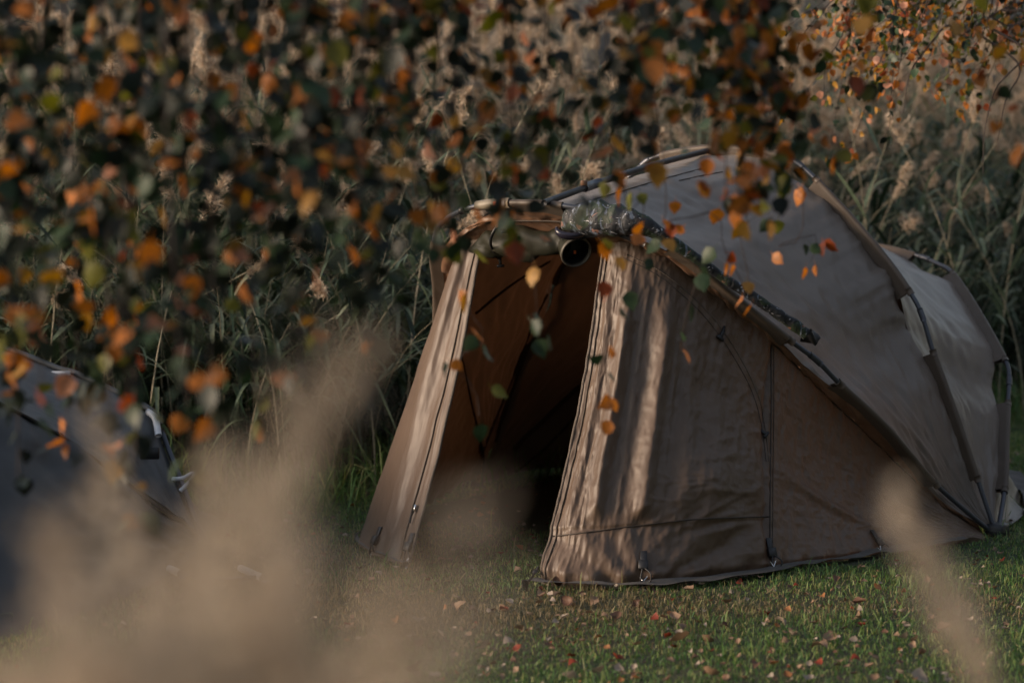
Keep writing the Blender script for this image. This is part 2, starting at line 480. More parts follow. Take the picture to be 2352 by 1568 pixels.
def tent_floor(x, y):
    # keep the grass short inside the tent, gone deep inside
    d0 = (x - HUB_R[0]) * AX[0] + (y - HUB_R[1]) * AX[1]
    d1 = (x - HUB_R[0]) * FR[0] + (y - HUB_R[1]) * FR[1]
    inside = (d0 > 0.15) & (d0 < 2 * CU - 0.15) & (d1 > -1.0) & (d1 < 0.9)
    return ~inside & (y < reed_edge(x) + 0.5)

# ================================================================== TENT FRAME OF REFERENCE
HUB_R = gnd(2290, 1232)
_th = math.radians(33.0)
AX = np.array([-math.cos(_th), math.sin(_th), 0])
FR = np.array([-math.sin(_th), -math.cos(_th), 0])
def _solve_cu():
    lo, hi = 0.9, 1.4
    for _ in range(40):
        m = (lo + hi) / 2
        if proj(HUB_R + AX * 2 * m)[0] > 1085: lo = m
        else: hi = m
    return lo
CU = _solve_cu()
HUB_L = HUB_R + AX * 2 * CU
MID = HUB_R + AX * CU
def mirror(p):
    p = np.asarray(p, float); d = p - HUB_R
    u = d @ AX
    return p + AX * (2 * CU - 2 * u)
def centre(x, y):
    r = ray(x, y); k = ((HUB_R - CAM) @ AX + CU) / (r @ AX)
    return CAM + r * k

blades('grass', 300000, (-2.6, 3.4), (6.1, 13.2), 0.026, 0.0036, [M['grass'], M['drygrass']],
       'short green lawn grass with worn straw coloured patches', cond=tent_floor)
blades('lawn_tufts', 9000, (-2.6, 3.4), (6.1, 12.5), 0.075, 0.004, [M['grass'], M['drygrass']],
       'longer loose tufts of grass standing out of the lawn',
       cond=lambda x, y: tent_floor(x, y) & (vn(x * 5, y * 5) > 0.12), curl=1.6)
blades('bank_grass', 16000, (-2.6, 4.2), (8.9, 13.2), 0.26, 0.006, [M['grass'], M['drygrass']],
       'long unmown grass along the foot of the reed bed',
       cond=lambda x, y: (y > reed_edge(x) - 0.45) & (y < reed_edge(x) + 0.5), curl=1.5)

# ------------------------------------------------------------------ reeds
def ribbon(pts, w, up=None, fold=0.15):
    """a leaf blade along pts with width profile w: V fold along the midrib. returns verts, tris"""
    pts = np.asarray(pts, float); m = len(pts)
    T = unit(np.gradient(pts, axis=0))
    ref = np.array([0, 0, 1.0]) if up is None else up
    S = unit(np.cross(T, ref) + 1e-6); Nn = np.cross(S, T)
    w = np.asarray(w)[:, None]
    L_ = pts - S * w / 2 + Nn * w * fold; R_ = pts + S * w / 2 + Nn * w * fold
    V = np.stack([L_, pts, R_], 1).reshape(-1, 3)
    Fs = []
    for i in range(m - 1):
        a = i * 3; b = a + 3
        Fs += [[a, a + 1, b + 1, b], [a + 1, a + 2, b + 2, b + 1]]
    return V, Fs
def plume_geo(base, axis, length, width, r, nb=16, per=10, size=1.0):
    """a reed plume: thin branchlets set with small spikelets, drooping to one side"""
    V = []; Fs = []
    axis = unit(axis)
    droop = unit(np.array([r.normal(), r.normal(), -0.3]))
    side = unit(np.cross(axis, droop)); oth = np.cross(side, axis)
    for b in range(nb):
        f = b / nb
        p0 = base + axis * length * f * 0.75 + droop * 0.05 * length * f * f
        a = r.uniform(0, 2 * math.pi)
        d = unit(axis * 0.8 + (math.cos(a) * side + math.sin(a) * oth) * 0.75 + droop * 0.35)
        ln = length * (0.55 - 0.35 * f) * r.uniform(0.7, 1.2) * (1.0 if f > 0.1 else 0.6)
        sp = width / (0.5 * length)
        for k in range(per):
            g = (k + r.random()) / per
            p = p0 + (d * (axis @ d) * 0 + axis * 0.65 + (d - axis * (d @ axis)) * sp * 0.9) * ln * g + droop * ln * 0.45 * g * g
            q = unit(axis * 0.5 + r.normal(0, 0.45, 3) + droop * 0.6 * g)
            l = 0.011 * size * r.uniform(0.7, 1.5); w = 0.0028 * size
            s = unit(np.cross(q, r.normal(0, 1, 3))) * w
            n0 = len(V)
            V += [p - s * 0.5, p + s * 0.5, p + q * l + s * 0.4, p + q * l * 1.25, p + q * l - s * 0.5]
            Fs += [[n0, n0 + 1, n0 + 2, n0 + 3, n0 + 4]]
        # branchlet
        n0 = len(V); e = p0 + (axis * 0.65 + (d - axis * (d @ axis)) * sp * 0.9) * ln + droop * ln * 0.45
        s = side * 0.0009
        V += [p0 - s, p0 + s, e + s * 0.5, e - s * 0.5]; Fs += [[n0, n0 + 1, n0 + 2, n0 + 3]]
    return np.array(V), Fs
def reed_parts(r, h=2.0, lean=0.15, nleaf=8, plume=True, leaf_len=0.42, bend=0.0, psize=1.8, plen=None, pwid=0.085, direction=None, nb=24, per=12, leaf_w=0.025, pb=None):
    a = r.uniform(0, 2 * math.pi) if direction is None else direction
    ld = np.array([math.cos(a), math.sin(a), 0])
    t = np.linspace(0, 1, 9)[:, None]
    stem = np.array([0, 0, 1.0]) * t * h * (1 - 0.3 * lean ** 2) + ld * (lean * t ** 2 + bend * t ** 4) * h - np.array([0, 0, 1.0]) * bend * 0.4 * h * t ** 4
    parts = {'stem': MB(), 'leaf': [], 'plume': None}
    parts['stem'].tube(stem, np.linspace(0.0045, 0.0018, 9), n=4, caps=False)
    for i in range(nleaf):
        f = 0.18 + 0.72 * (i + r.random() * 0.6) / nleaf
        p = np.array([np.interp(f, t[:, 0], stem[:, k]) for k in range(3)])
        az = r.uniform(0, 2 * math.pi)
        o = np.array([math.cos(az), math.sin(az), 0])
        ln = leaf_len * r.uniform(0.6, 1.25); s = np.linspace(0, 1, 7)[:, None]
        up0 = r.uniform(0.35, 1.0); dr = r.uniform(0.3, 1.3)
        kink = r.random() < 0.22
        z = up0 * s - dr * s ** 2 * 0.8
        if kink: z = up0 * s - np.clip(s - 0.45, 0, 1) * (up0 + 1.1)
        pts = p + ln * (o * (0.75 * s - 0.1 * s ** 2) + np.array([0, 0, 1.0]) * z + np.cross(o, [0, 0, 1]) * r.normal(0, 0.2) * s ** 2)
        w = leaf_w * r.uniform(0.7, 1.2) * np.array([0.5, 0.95, 1, 0.95, 0.75, 0.45, 0.04])
        parts['leaf'].append(ribbon(pts, w))
    if plume:
        ax = unit(stem[-1] - stem[-2])
        parts['plume'] = plume_geo(stem[-1] - ax * 0.03, ax, plen or r.uniform(0.16, 0.26), pwid, r, nb=nb, per=per, size=psize)
    return parts
def reed_template(i, **kw):
    r = np.random.default_rng(100 + i)
    P = reed_parts(r, **kw)
    V = list(P['stem'].v); Fs = list(P['stem'].f); n = P['stem'].n; mi = [0] * len(Fs)
    for lv, lf in P['leaf']:
        V.append(lv); Fs += [[q + n for q in f] for f in lf]; mi += [1] * len(lf); n += len(lv)
    if P['plume'] is not None:
        lv, lf = P['plume']; V.append(lv); Fs += [[q + n for q in f] for f in lf]; mi += [2] * len(lf)
    me = mesh_np('reed_kind', np.concatenate(V), Fs, [M['reed_stem'], M['reed_leaf'], M['reed_plume']], mi)
    return bpy.data.objects.new('reed_kind', me)
def scatter(name, kinds, P, rot, scl, label, cat, pick=None):
    """one object: geometry nodes put the kinds on the points"""
    kc = bpy.data.collections.new(name + '_kinds')
    for k in kinds: kc.objects.link(k)
    me = bpy.data.meshes.new(name)
    me.from_pydata([tuple(map(float, p)) for p in P], [], [])
    at_ = me.attributes.new('rot', 'FLOAT_VECTOR', 'POINT'); at_.data.foreach_set('vector', np.asarray(rot, np.float32).ravel())
    at_ = me.attributes.new('scl', 'FLOAT', 'POINT'); at_.data.foreach_set('value', np.asarray(scl, np.float32))
    at_ = me.attributes.new('pick', 'INT', 'POINT'); at_.data.foreach_set('value', (rng.integers(0, len(kinds), len(P)) if pick is None else pick).astype(np.int32))
    o = link(name, me)
    ng = bpy.data.node_groups.new(name, 'GeometryNodeTree')
    ng.interface.new_socket('Geometry', in_out='INPUT', socket_type='NodeSocketGeometry')
    ng.interface.new_socket('Geometry', in_out='OUTPUT', socket_type='NodeSocketGeometry')
    N, L = ng.nodes, ng.links
    gi = N.new('NodeGroupInput'); go = N.new('NodeGroupOutput')
    ci = N.new('GeometryNodeCollectionInfo'); ci.inputs['Collection'].default_value = kc
    ci.inputs['Separate Children'].default_value = True; ci.inputs['Reset Children'].default_value = True
    ip = N.new('GeometryNodeInstanceOnPoints'); ip.inputs['Pick Instance'].default_value = True
    def attr(nm, ty):
        a = N.new('GeometryNodeInputNamedAttribute'); a.data_type = ty; a.inputs['Name'].default_value = nm
        return a.outputs['Attribute']
    L.new(gi.outputs[0], ip.inputs['Points']); L.new(ci.outputs[0], ip.inputs['Instance'])
    L.new(attr('pick', 'INT'), ip.inputs['Instance Index'])
    er = N.new('FunctionNodeEulerToRotation'); L.new(attr('rot', 'FLOAT_VECTOR'), er.inputs[0])
    L.new(er.outputs[0], ip.inputs['Rotation']); L.new(attr('scl', 'FLOAT'), ip.inputs['Scale'])
    L.new(ip.outputs[0], go.inputs[0])
    md = o.modifiers.new('scatter', 'NODES'); md.node_group = ng
    tag(o, label, cat, None, 'stuff')
    return o
kinds = []
for i in range(14):
    kinds.append(reed_template(i, h=[1.9, 2.1, 1.6, 1.3, 1.75, 2.0, 1.45][i % 7], lean=[0.06, 0.2, 0.45, 0.1, 0.3, 0.12, 0.6][i % 7],
                               nleaf=[11, 12, 13][i % 3], plume=(i % 7) != 3, bend=[0, 0.1, 0.25, 0][i % 4], leaf_len=[0.42, 0.5, 0.36][i % 3]))
for i in range(5):
    kinds.append(reed_template(40 + i, h=[1.5, 1.7, 1.4, 1.6, 1.3][i], lean=[0.1, 0.3, 0.5, 0.2, 0.4][i], nleaf=13, plume=False, bend=[0, 0.2, 0.1, 0.3, 0.05][i], leaf_len=0.58, leaf_w=0.030))
n = 4500
x = rng.uniform(-4.2, 6.5, n); d = rng.random(n) ** 1.35 * 8.5
y = reed_edge(x) + 0.25 + d
k = np.abs(x) < y * 0.2118 * 1.25 + 0.8
x, y, d = x[k], y[k], d[k]
# the front of the bed is shorter and lower
sc_ = np.clip(0.62 + 0.17 * d, 0.58, 1.0) * rng.uniform(0.82, 1.15, len(x)) * (1 + 0.14 * fbm(x * 0.8, y * 0.8, 2))
rot = np.stack([rng.normal(0, 0.13, len(x)), rng.normal(0, 0.13, len(x)), rng.uniform(0, 6.28, len(x))], 1)
pick = rng.integers(0, 14, len(x)); low = rng.random(len(x)) < np.clip(1.15 - d / 1.8, 0.05, 0.85); pick[low] = rng.integers(14, 19, low.sum())
scatter('reed_bed', kinds, np.stack([x, y, np.zeros(len(x)) - 0.02], 1), rot, sc_,
        'dense reed bed with grey green leaves and feathery brown plumes behind the tents', 'reeds', pick)
print('reeds', len(x))

def reed_thing(x, y, label, seed, z0=None, mats=None, group=None, **kw):
    r = np.random.default_rng(seed)
    P = reed_parts(r, **kw)
    root = empty('reed', (x, y, hz(x, y) if z0 is None else z0))
    tag(root, label, 'reed', group)
    off = np.array(root.location)
    sm, lm, pm = mats or (M['reed_stem'], M['reed_leaf'], M['reed_plume'])
    link('stem', mesh_np('stem', np.concatenate(P['stem'].v) + off, P['stem'].f, sm), root)
    for v, f in P['leaf']:
        link('leaf', mesh_np('leaf', v + off, f, lm), root)
    if P['plume'] is not None:
        v, f = P['plume']
        link('plume', mesh_np('plume', v + off, f, pm), root)
    return root
# single reeds one can pick out along the front of the bed: (x px, ground distance, height, lean, leaves, plume, label)
FRONT_REEDS = [
    (1940, 11.6, 1.75, 0.12, 7, False, 'bare pale reed stem rising beside the upper pole of the brown tent'),
    (2010, 11.9, 1.7, -0.05, 6, False, 'reed with an orange tipped leaf folded over behind the tent roof'),
    (2085, 12.0, 1.55, 0.25, 8, False, 'leaning reed whose long blades cross above the rear of the brown tent'),
    (2160, 12.1, 1.6, 0.05, 6, True, 'upright pale reed stem straight behind the rear tent pole bend'),
    (2235, 12.2, 1.5, -0.2, 7, True, 'reed leaning left over the back of the brown tent'),
    (2300, 12.3, 1.65, 0.1, 8, True, 'tall reed at the picture edge above the outer pole of the tent'),
    (2360, 12.4, 1.35, -0.35, 7, False, 'reed bent sharply towards the tent at the edge of the lawn'),
    (560, 9.85, 0.75, 0.2, 6, False, 'short green reed at the foot of the bed between the two tents'),
    (640, 9.9, 0.85, -0.1, 7, False, 'short reed with narrow blades between the two tents, nearer the brown one'),
    (700, 9.95, 1.1, 0.35, 8, False, 'arching reed over the dark gap left of the brown tent'),
    (760, 10.0, 1.2, 0.4, 8, True, 'reed with drooping plume just left of the brown tent wall'),
    (860, 10.1, 1.45, -0.2, 8, True, 'reed plume leaning away from the tent doorway side'),
    (930, 10.2, 1.6, 0.1, 8, True, 'reed plume standing behind the left end of the front pole'),
    (1010, 10.4, 1.75, 0.2, 8, True, 'tall feathery reed plume above the door end of the tent'),
    (1150, 10.8, 1.85, -0.15, 7, True, 'reed with a white tinged plume above the rolled door'),
    (1240, 11.0, 2.0, 0.2, 8, True, 'tall reed with green blades fanned above the ridge pole'),
    (330, 9.8, 1.2, 0.15, 8, True, 'reed with hanging plume behind the top of the grey tent'),
    (100, 9.8, 1.75, 0.1, 8, True, 'broad pale reed plume at the far left above the grey tent'),
]
for i, (px, Y, h, ln, nl, pl, lab) in enumerate(FRONT_REEDS):
    reed_thing((px - 1176) / F * Y, Y, lab, 500 + i, h=h, lean=abs(ln), direction=0.0 if ln > 0 else math.pi, nleaf=nl, plume=pl,
               bend=0.05, leaf_len=0.42, leaf_w=0.024, group='single reeds along the front of the bed')

# ================================================================== THE BROWN TENT
TENT = empty('bivvy_tent', MID)
tag(TENT, 'large brown dome fishing tent with its front door open and rolled up', 'tent')
APEX = {'front': centre(1205, 466), 'main': centre(1655, 336), 'rear': centre(1985, 558)}
PN = {k: np.cross(AX, v - HUB_R) for k, v in APEX.items()}
def half(which, pts):
    P = [on_plane(x, y, HUB_R, PN[which]) for x, y in pts]
    for p in P: p[2] = max(p[2], 0.0)
    return P
def full(which, pts, n=161):
    r = half(which, pts)              # from the right hub up to the apex
    r = [HUB_R + np.array([0, 0, 0.0])] + r
    l = [mirror(p) for p in r[:-1]][::-1]
    return crv(r + l, n)
RIB = {
 'front': full('front', [(2150, 1112), (2040, 985), (1930, 882), (1875, 826), (1820, 785), (1700, 690), (1600, 606), (1500, 538), (1400, 496), (1305, 474), (1205, 466)]),
 'main': full('main', [(2245, 1098), (2195, 950), (2145, 812), (2117, 722), (2092, 674), (2040, 600), (1960, 505), (1880, 418), (1845, 385), (1810, 362), (1730, 345), (1655, 338)]),
 'rear': full('rear', [(2308, 1120), (2312, 1020), (2315, 930), (2318, 865), (2308, 825), (2250, 720), (2190, 630), (2150, 604), (2110, 588), (2050, 572), (1985, 562)]),
}
def s_at(c, x, y):
    n = len(c) // 2 + 1
    q = np.array([proj(p) for p in c[:n]])
    return int(np.argmin((q[:, 0] - x) ** 2 + (q[:, 1] - y) ** 2))
NS = 161
SLV = {}
for k, rr in {'front': [((2150, 1112), (1930, 882)), ((1820, 785), (1550, 570))],
              'main': [((2245, 1098), (2145, 812)), ((2092, 674), (1880, 418))],
              'rear': [((2308, 1120), (2315, 930)), ((2308, 825), (2190, 630))]}.items():
    SLV[k] = [(s_at(RIB[k], *a), s_at(RIB[k], *b)) for a, b in rr]
ia = s_at(RIB['front'], 1305, 474); SLV['front'].append((ia + 1, 80 + (80 - ia) // 1))
ia = s_at(RIB['main'], 1800, 360); SLV['main'].append((ia, 160 - ia))
ia = s_at(RIB['rear'], 2105, 588); SLV['rear'].append((ia, 160 - ia))
for k in SLV:
    SLV[k] = SLV[k] + [(160 - b, 160 - a) for a, b in SLV[k][:2]]
def shell_curve(k):
    c = RIB[k]
    o = np.full(NS, 0.072)
    for a, b in SLV[k]: o[a:b + 1] = 0.029
    kk = np.ones(7) / 7; o = np.convolve(np.pad(o, 3, 'edge'), kk, 'valid')
    T = unit(np.gradient(c, axis=0)); nrm = unit(PN[k])
    inw = unit(np.cross(T, nrm))
    if inw[80][2] > 0: inw = -inw
    hub = np.minimum(np.linalg.norm(c - HUB_R, axis=1), np.linalg.norm(c - HUB_L, axis=1))
    o = o * np.clip(hub / 0.35, 0, 1)
    return c + inw * o[:, None], inw
SHELL = {}; INW = {}
for k in RIB: SHELL[k], INW[k] = shell_curve(k)
CEN = MID + np.array([0, 0, 0.45])

def panel(name, G, mat, parent, disp=None, side=1):
    """G (ns,nt,3) grid; disp (ns,nt) pushes along the outward normal"""
    dS = np.gradient(G, axis=0); dT = np.gradient(G, axis=1)
    Nn = unit(np.cross(dS, dT))
    s = np.sign(((G - CEN) * Nn).sum(-1)).mean()
    Nn = Nn * (1 if s >= 0 else -1)
    if disp is not None: G = G + Nn * disp[..., None]
    mb = MB().grid(G)
    o = mb.build(name, mat, parent)
    me_v = [Vector(v) for v in G.reshape(-1, 3)]
    bvh = BVHTree.FromPolygons(me_v, mb.f)
    return o, G, Nn, bvh
def hit(bvh, x, y, off=0.0):
    d = Vector(unit(ray(x, y)))
    loc, nrm, idx, dist = bvh.ray_cast(Vector(CAM), d)
    if loc is None: return None, None
    n = np.array(nrm); 
    if n @ np.array(d) > 0: n = -n
    return np.array(loc) + n * off, n
def seam_on(name, bvh, pts, r, mat, parent, n=30, off=0.001):
    q = crv(np.array(pts, float), n); P = []
    for x, y in q:
        h, _ = hit(bvh, x, y, off)
        if h is not None: P.append(h)
    if len(P) < 3: print('seam missed', pts[0]); return None
    return MB().tube(P, r, n=6).build(name, mat, parent)

# ---- roof between front pole and main pole
def roof(kA, kB, nt, name, sag, extra=None, curveB=None, mat='shell'):
    A = SHELL[kA]; B = SHELL[kB] if curveB is None else curveB
    ss = np.linspace(0, 160, 241)
    ii = np.arange(NS)
    A = np.stack([np.interp(ss, ii, A[:, q]) for q in range(3)], 1); B = np.stack([np.interp(ss, ii, B[:, q]) for q in range(3)], 1)
    t = np.linspace(0, 1, nt)
    G = A[:, None] * (1 - t)[None, :, None] + B[:, None] * t[None, :, None]
    wd = np.linalg.norm(A - B, axis=1)[:, None]
    s01 = (ss / 160)[:, None]; tt = t[None, :]
    sg = -sag * np.sin(math.pi * tt) * wd * (1 - 0.85 * np.exp(-((s01 - 0.5) / 0.05) ** 2))
    dsp = sg + 0.010 * fbm(s01 * 14, tt * 5 + 3, 3) * np.sin(math.pi * tt) ** 0.5
    if extra is not None: dsp = dsp + extra(s01, tt, wd)
    return panel(name, G, M[mat], TENT, dsp)
def pull_folds(s, t, w):
    # short folds running away from the stitched sleeve ends
    e = np.exp(-(1 - t) / 0.18) * 0.030 * np.abs(vn(s * 85, t * 1.5)) * 2.0 * np.exp(-((s - 0.27) / 0.09) ** 2)
    e2 = np.exp(-t / 0.10) * 0.006 * vn(s * 110, t * 3 + 9)
    return -e + e2 + 0.0045 * ridge(s * 20 + t * 3, t * 9, 3) + 0.0035 * ridge(s * 34 - t * 8, t * 14 + 5, 3)
_, G_roof, N_roof, B_roof = roof('front', 'main', 60, 'roof_panel', 0.045, pull_folds)
def pull2(s, t, w):
    return -np.exp(-t / 0.12) * 0.012 * np.abs(vn(s * 70, t * 2)) + 0.006 * fbm(s * 30, t * 8, 3) + 0.0035 * ridge(s * 26 + t * 5, t * 9, 3)
_, G_rear, N_rear, B_rear = roof('main', 'rear', 44, 'rear_panel', 0.05, pull2)
# back wall down to the ground
bu = np.linspace(0, 1, NS)
base_back = []
for q in bu:
    u = CU * (1 - math.cos(math.pi * q)) if False else 2 * CU * q
    v = -1.75 * math.sin(math.pi * q) ** 0.55 * 0.92
    base_back.append(HUB_R + AX * u + FR * v * 1.0 + np.array([0, 0, 0.015]))
base_back = np.array(base_back)
_, G_back, _, B_back = roof('rear', 'rear', 30, 'back_panel', 0.03, lambda s, t, w: 0.015 * t * np.sin(s * 60), curveB=base_back)

# ---- sleeves, poles, joints
def sleeve(k, a, b, name='pole_sleeve', mat='sleeve'):
    c = RIB[k][a:b + 1]; q = SHELL[k][a:b + 1]; inw = INW[k][a:b + 1]
    T = unit(np.gradient(c, axis=0)); Nn = unit(np.cross(T, inw))
    r = 0.0125; G = []
    for i in range(len(c)):
        ang = np.linspace(-0.5, math.pi + 0.5, 9)
        ring = [q[i] - Nn[i] * 0.006 + inw[i] * 0.012]
        ring += [c[i] - Nn[i] * r * math.cos(x_) - inw[i] * r * math.sin(x_) for x_ in ang]
        ring += [q[i] + Nn[i] * 0.006 + inw[i] * 0.012]
        G.append(ring)
    G = np.array(G)
    jit = 0.0022 * vn(np.arange(len(c))[:, None] * 0.55 + a, np.arange(G.shape[1])[None, :] * 0.8)
    G = G + Nn[:, None] * jit[..., None]
    return MB().grid(G).build(name, M[mat], TENT)
for k in RIB:
    c = RIB[k]
    pole = MB().tube(c, 0.0092, n=10).build('pole', M['pole'], TENT)
    for a, b in SLV[k]: sleeve(k, a, b)
    js = {'front': [(1880, 828)], 'main': [(2117, 722), (1835, 378)], 'rear': [(2318, 880), (2128, 596)]}[k]
    for x_, y_ in js:
        i = s_at(c, x_, y_)
        for j in (i, 160 - i):
            seg = c[max(0, j - 1):j + 2]
            f = MB().tube(crv(seg, 8), 0.0118, n=10).build('ferrule', M['pole'], None)
            f.parent = pole; f.location = -world_loc(pole)
    for a, b in SLV[k][:2]:
        for j in (a, b):
            if 3 < j < 157:
                r_ = MB().tube(crv(c[j - 1:j + 2], 5)[1:4], 0.0140, n=10).build('sleeve_hem', M['sleeve'], TENT)
# ferrule rings near the sleeve end on the top left of the front pole
for j in (80 + (80 - s_at(RIB['front'], 1305, 474)) + 3,):
    MB().tube(RIB['front'][j:j + 2], 0.0145, n=10).build('pole_clip', M['black'], TENT)
# hub blocks
for hb in (HUB_R, HUB_L):
    MB().box(hb + np.array([0, 0, 0.02]), [AX, FR, [0, 0, 1]], [0.035, 0.04, 0.03]).build('hub_block', M['black'], TENT)
# velcro tab with small logo on the left end of the front pole
j = s_at(RIB['front'], 1205, 466)
def near_px(c, x, y, lo=0):
    q = np.array([proj(p) for p in c[lo:]]); return lo + int(np.argmin((q[:, 0] - x) ** 2 + (q[:, 1] - y) ** 2))
ja = near_px(RIB['front'], 1165, 466, 81); jb = near_px(RIB['front'], 1092, 463, 81)
if jb > ja:
    tb = MB().tube(RIB['front'][ja:jb + 1], 0.0185, n=10, flat=1.0).build('velcro_tab', M['tab'], TENT)
    p, nrm = RIB['front'][ja + 1], None
    pc = RIB['front'][ja + 1] * 0.7 + RIB['front'][ja + 2] * 0.3
    tdir = unit(RIB['front'][ja + 1] - RIB['front'][ja + 2]); view = unit(CAM - pc)
    upv = unit(np.cross(view, tdir)); fw_ = np.cross(tdir, upv)
    sgn = 1 if fw_ @ view > 0 else -1
    o1 = MB().box(pc + fw_ * sgn * 0.019 - tdir * 0.010, [tdir, upv, fw_], [0.010, 0.008, 0.0012]).build('logo_patch', M['orange'], TENT)
    o2 = MB().box(pc + fw_ * sgn * 0.019 + tdir * 0.014, [tdir, upv, fw_], [0.013, 0.009, 0.0012]).build('logo_patch', M['tagw'], TENT)

# ridge pole between the two arches
ra = on_plane(1258, 463, HUB_R, PN['front']); rb = on_plane(1627, 346, HUB_R, PN['main'])
ra = ra + np.array([0, 0, 0.0]); 
rp_pts = np.array([ra + (rb - ra) * t + np.array([0, 0, 0.012 * math.sin(math.pi * t)]) for t in np.linspace(-0.02, 1.0, 24)])
ridge_pole = MB().tube(rp_pts, 0.0115, n=10).build('ridge_pole', M['black'], TENT)
ridge_pole['label'] = 'black ridge bar'
ic = int(np.argmin([abs(proj(p)[0] - 1350) for p in rp_pts]))
MB().tube(rp_pts[ic:ic + 3] * 1.0, 0.0165, n=10).build('bar_clamp', M['pole'], ridge_pole)
MB().box(rp_pts[ic] + np.array([0, 0, 0.017]), np.eye(3), [0.012, 0.008, 0.01]).build('bar_clamp', M['trim'], ridge_pole)
# ridge seams on the roof
seam_on('roof_seam', B_roof, [(1290, 480), (1400, 448), (1500, 418), (1625, 384)], 0.0022, M['seam'], TENT)
seam_on('roof_seam', B_roof, [(1560, 415), (1620, 402), (1660, 395)], 0.0018, M['seam'], TENT)

# ---- front wall: hung from the front arch, pegged to the ground
def top3(x, y, drop=0.0):
    return on_plane(x, y, HUB_R, PN['front'])
RIGHT = [((1390, 556), (1236, 1338)), ((1450, 560), (1300, 1347)), ((1535, 598), (1400, 1349)), ((1618, 660), (1505, 1345)),
         ((1700, 724), (1630, 1333)), ((1772, 782), (1768, 1313)), ((1832, 842), (1850, 1299)), ((1900, 910), (1930, 1286)),
         ((1970, 975), (2010, 1272)), ((2060, 1062), (2090, 1259)), ((2150, 1145), (2175, 1246)), ((2255, 1222), (2262, 1236))]
LEFT = [((1108, 548), (938, 1302)), ((1085, 552), (893, 1287)), ((1056, 560), (851, 1270))]
RT_ = np.array([top3(*a) for a, b in RIGHT]); RB_ = np.array([gnd(b[0], b[1], 0.012) for a, b in RIGHT])
for i in range(len(RT_)):
    RT_[i] += FR * 0.0
LT_ = [top3(*a) for a, b in LEFT]; LB_ = [gnd(b[0], b[1], 0.012) for a, b in LEFT]
LT_ += [mirror(RT_[i]) for i in (4, 5, 6, 7, 8, 9, 10, 11)]
lb_corner = gnd(822, 1240, 0.012)
LB_ += [lb_corner] + [mirror(RB_[i]) for i in (5, 6, 7, 8, 9, 10, 11)]
LT_ = np.array(LT_); LB_ = np.array(LB_)
def wall(T_, B_, ns, nt, dispf, name, mat):
    m = len(T_)
    A = crv_p(T_, None, ns); B = crv_p(B_, None, ns)
    t = np.linspace(0, 1, nt)
    G = A[:, None] * (1 - t)[None, :, None] + B[:, None] * t[None, :, None]
    s = np.linspace(0, m - 1, ns)[:, None]
    return panel(name, G, M[mat], TENT, dispf(s, t[None, :]))
def sm(x, a, b):
    u = np.clip((x - a) / (b - a), 0, 1); return u * u * (3 - 2 * u)
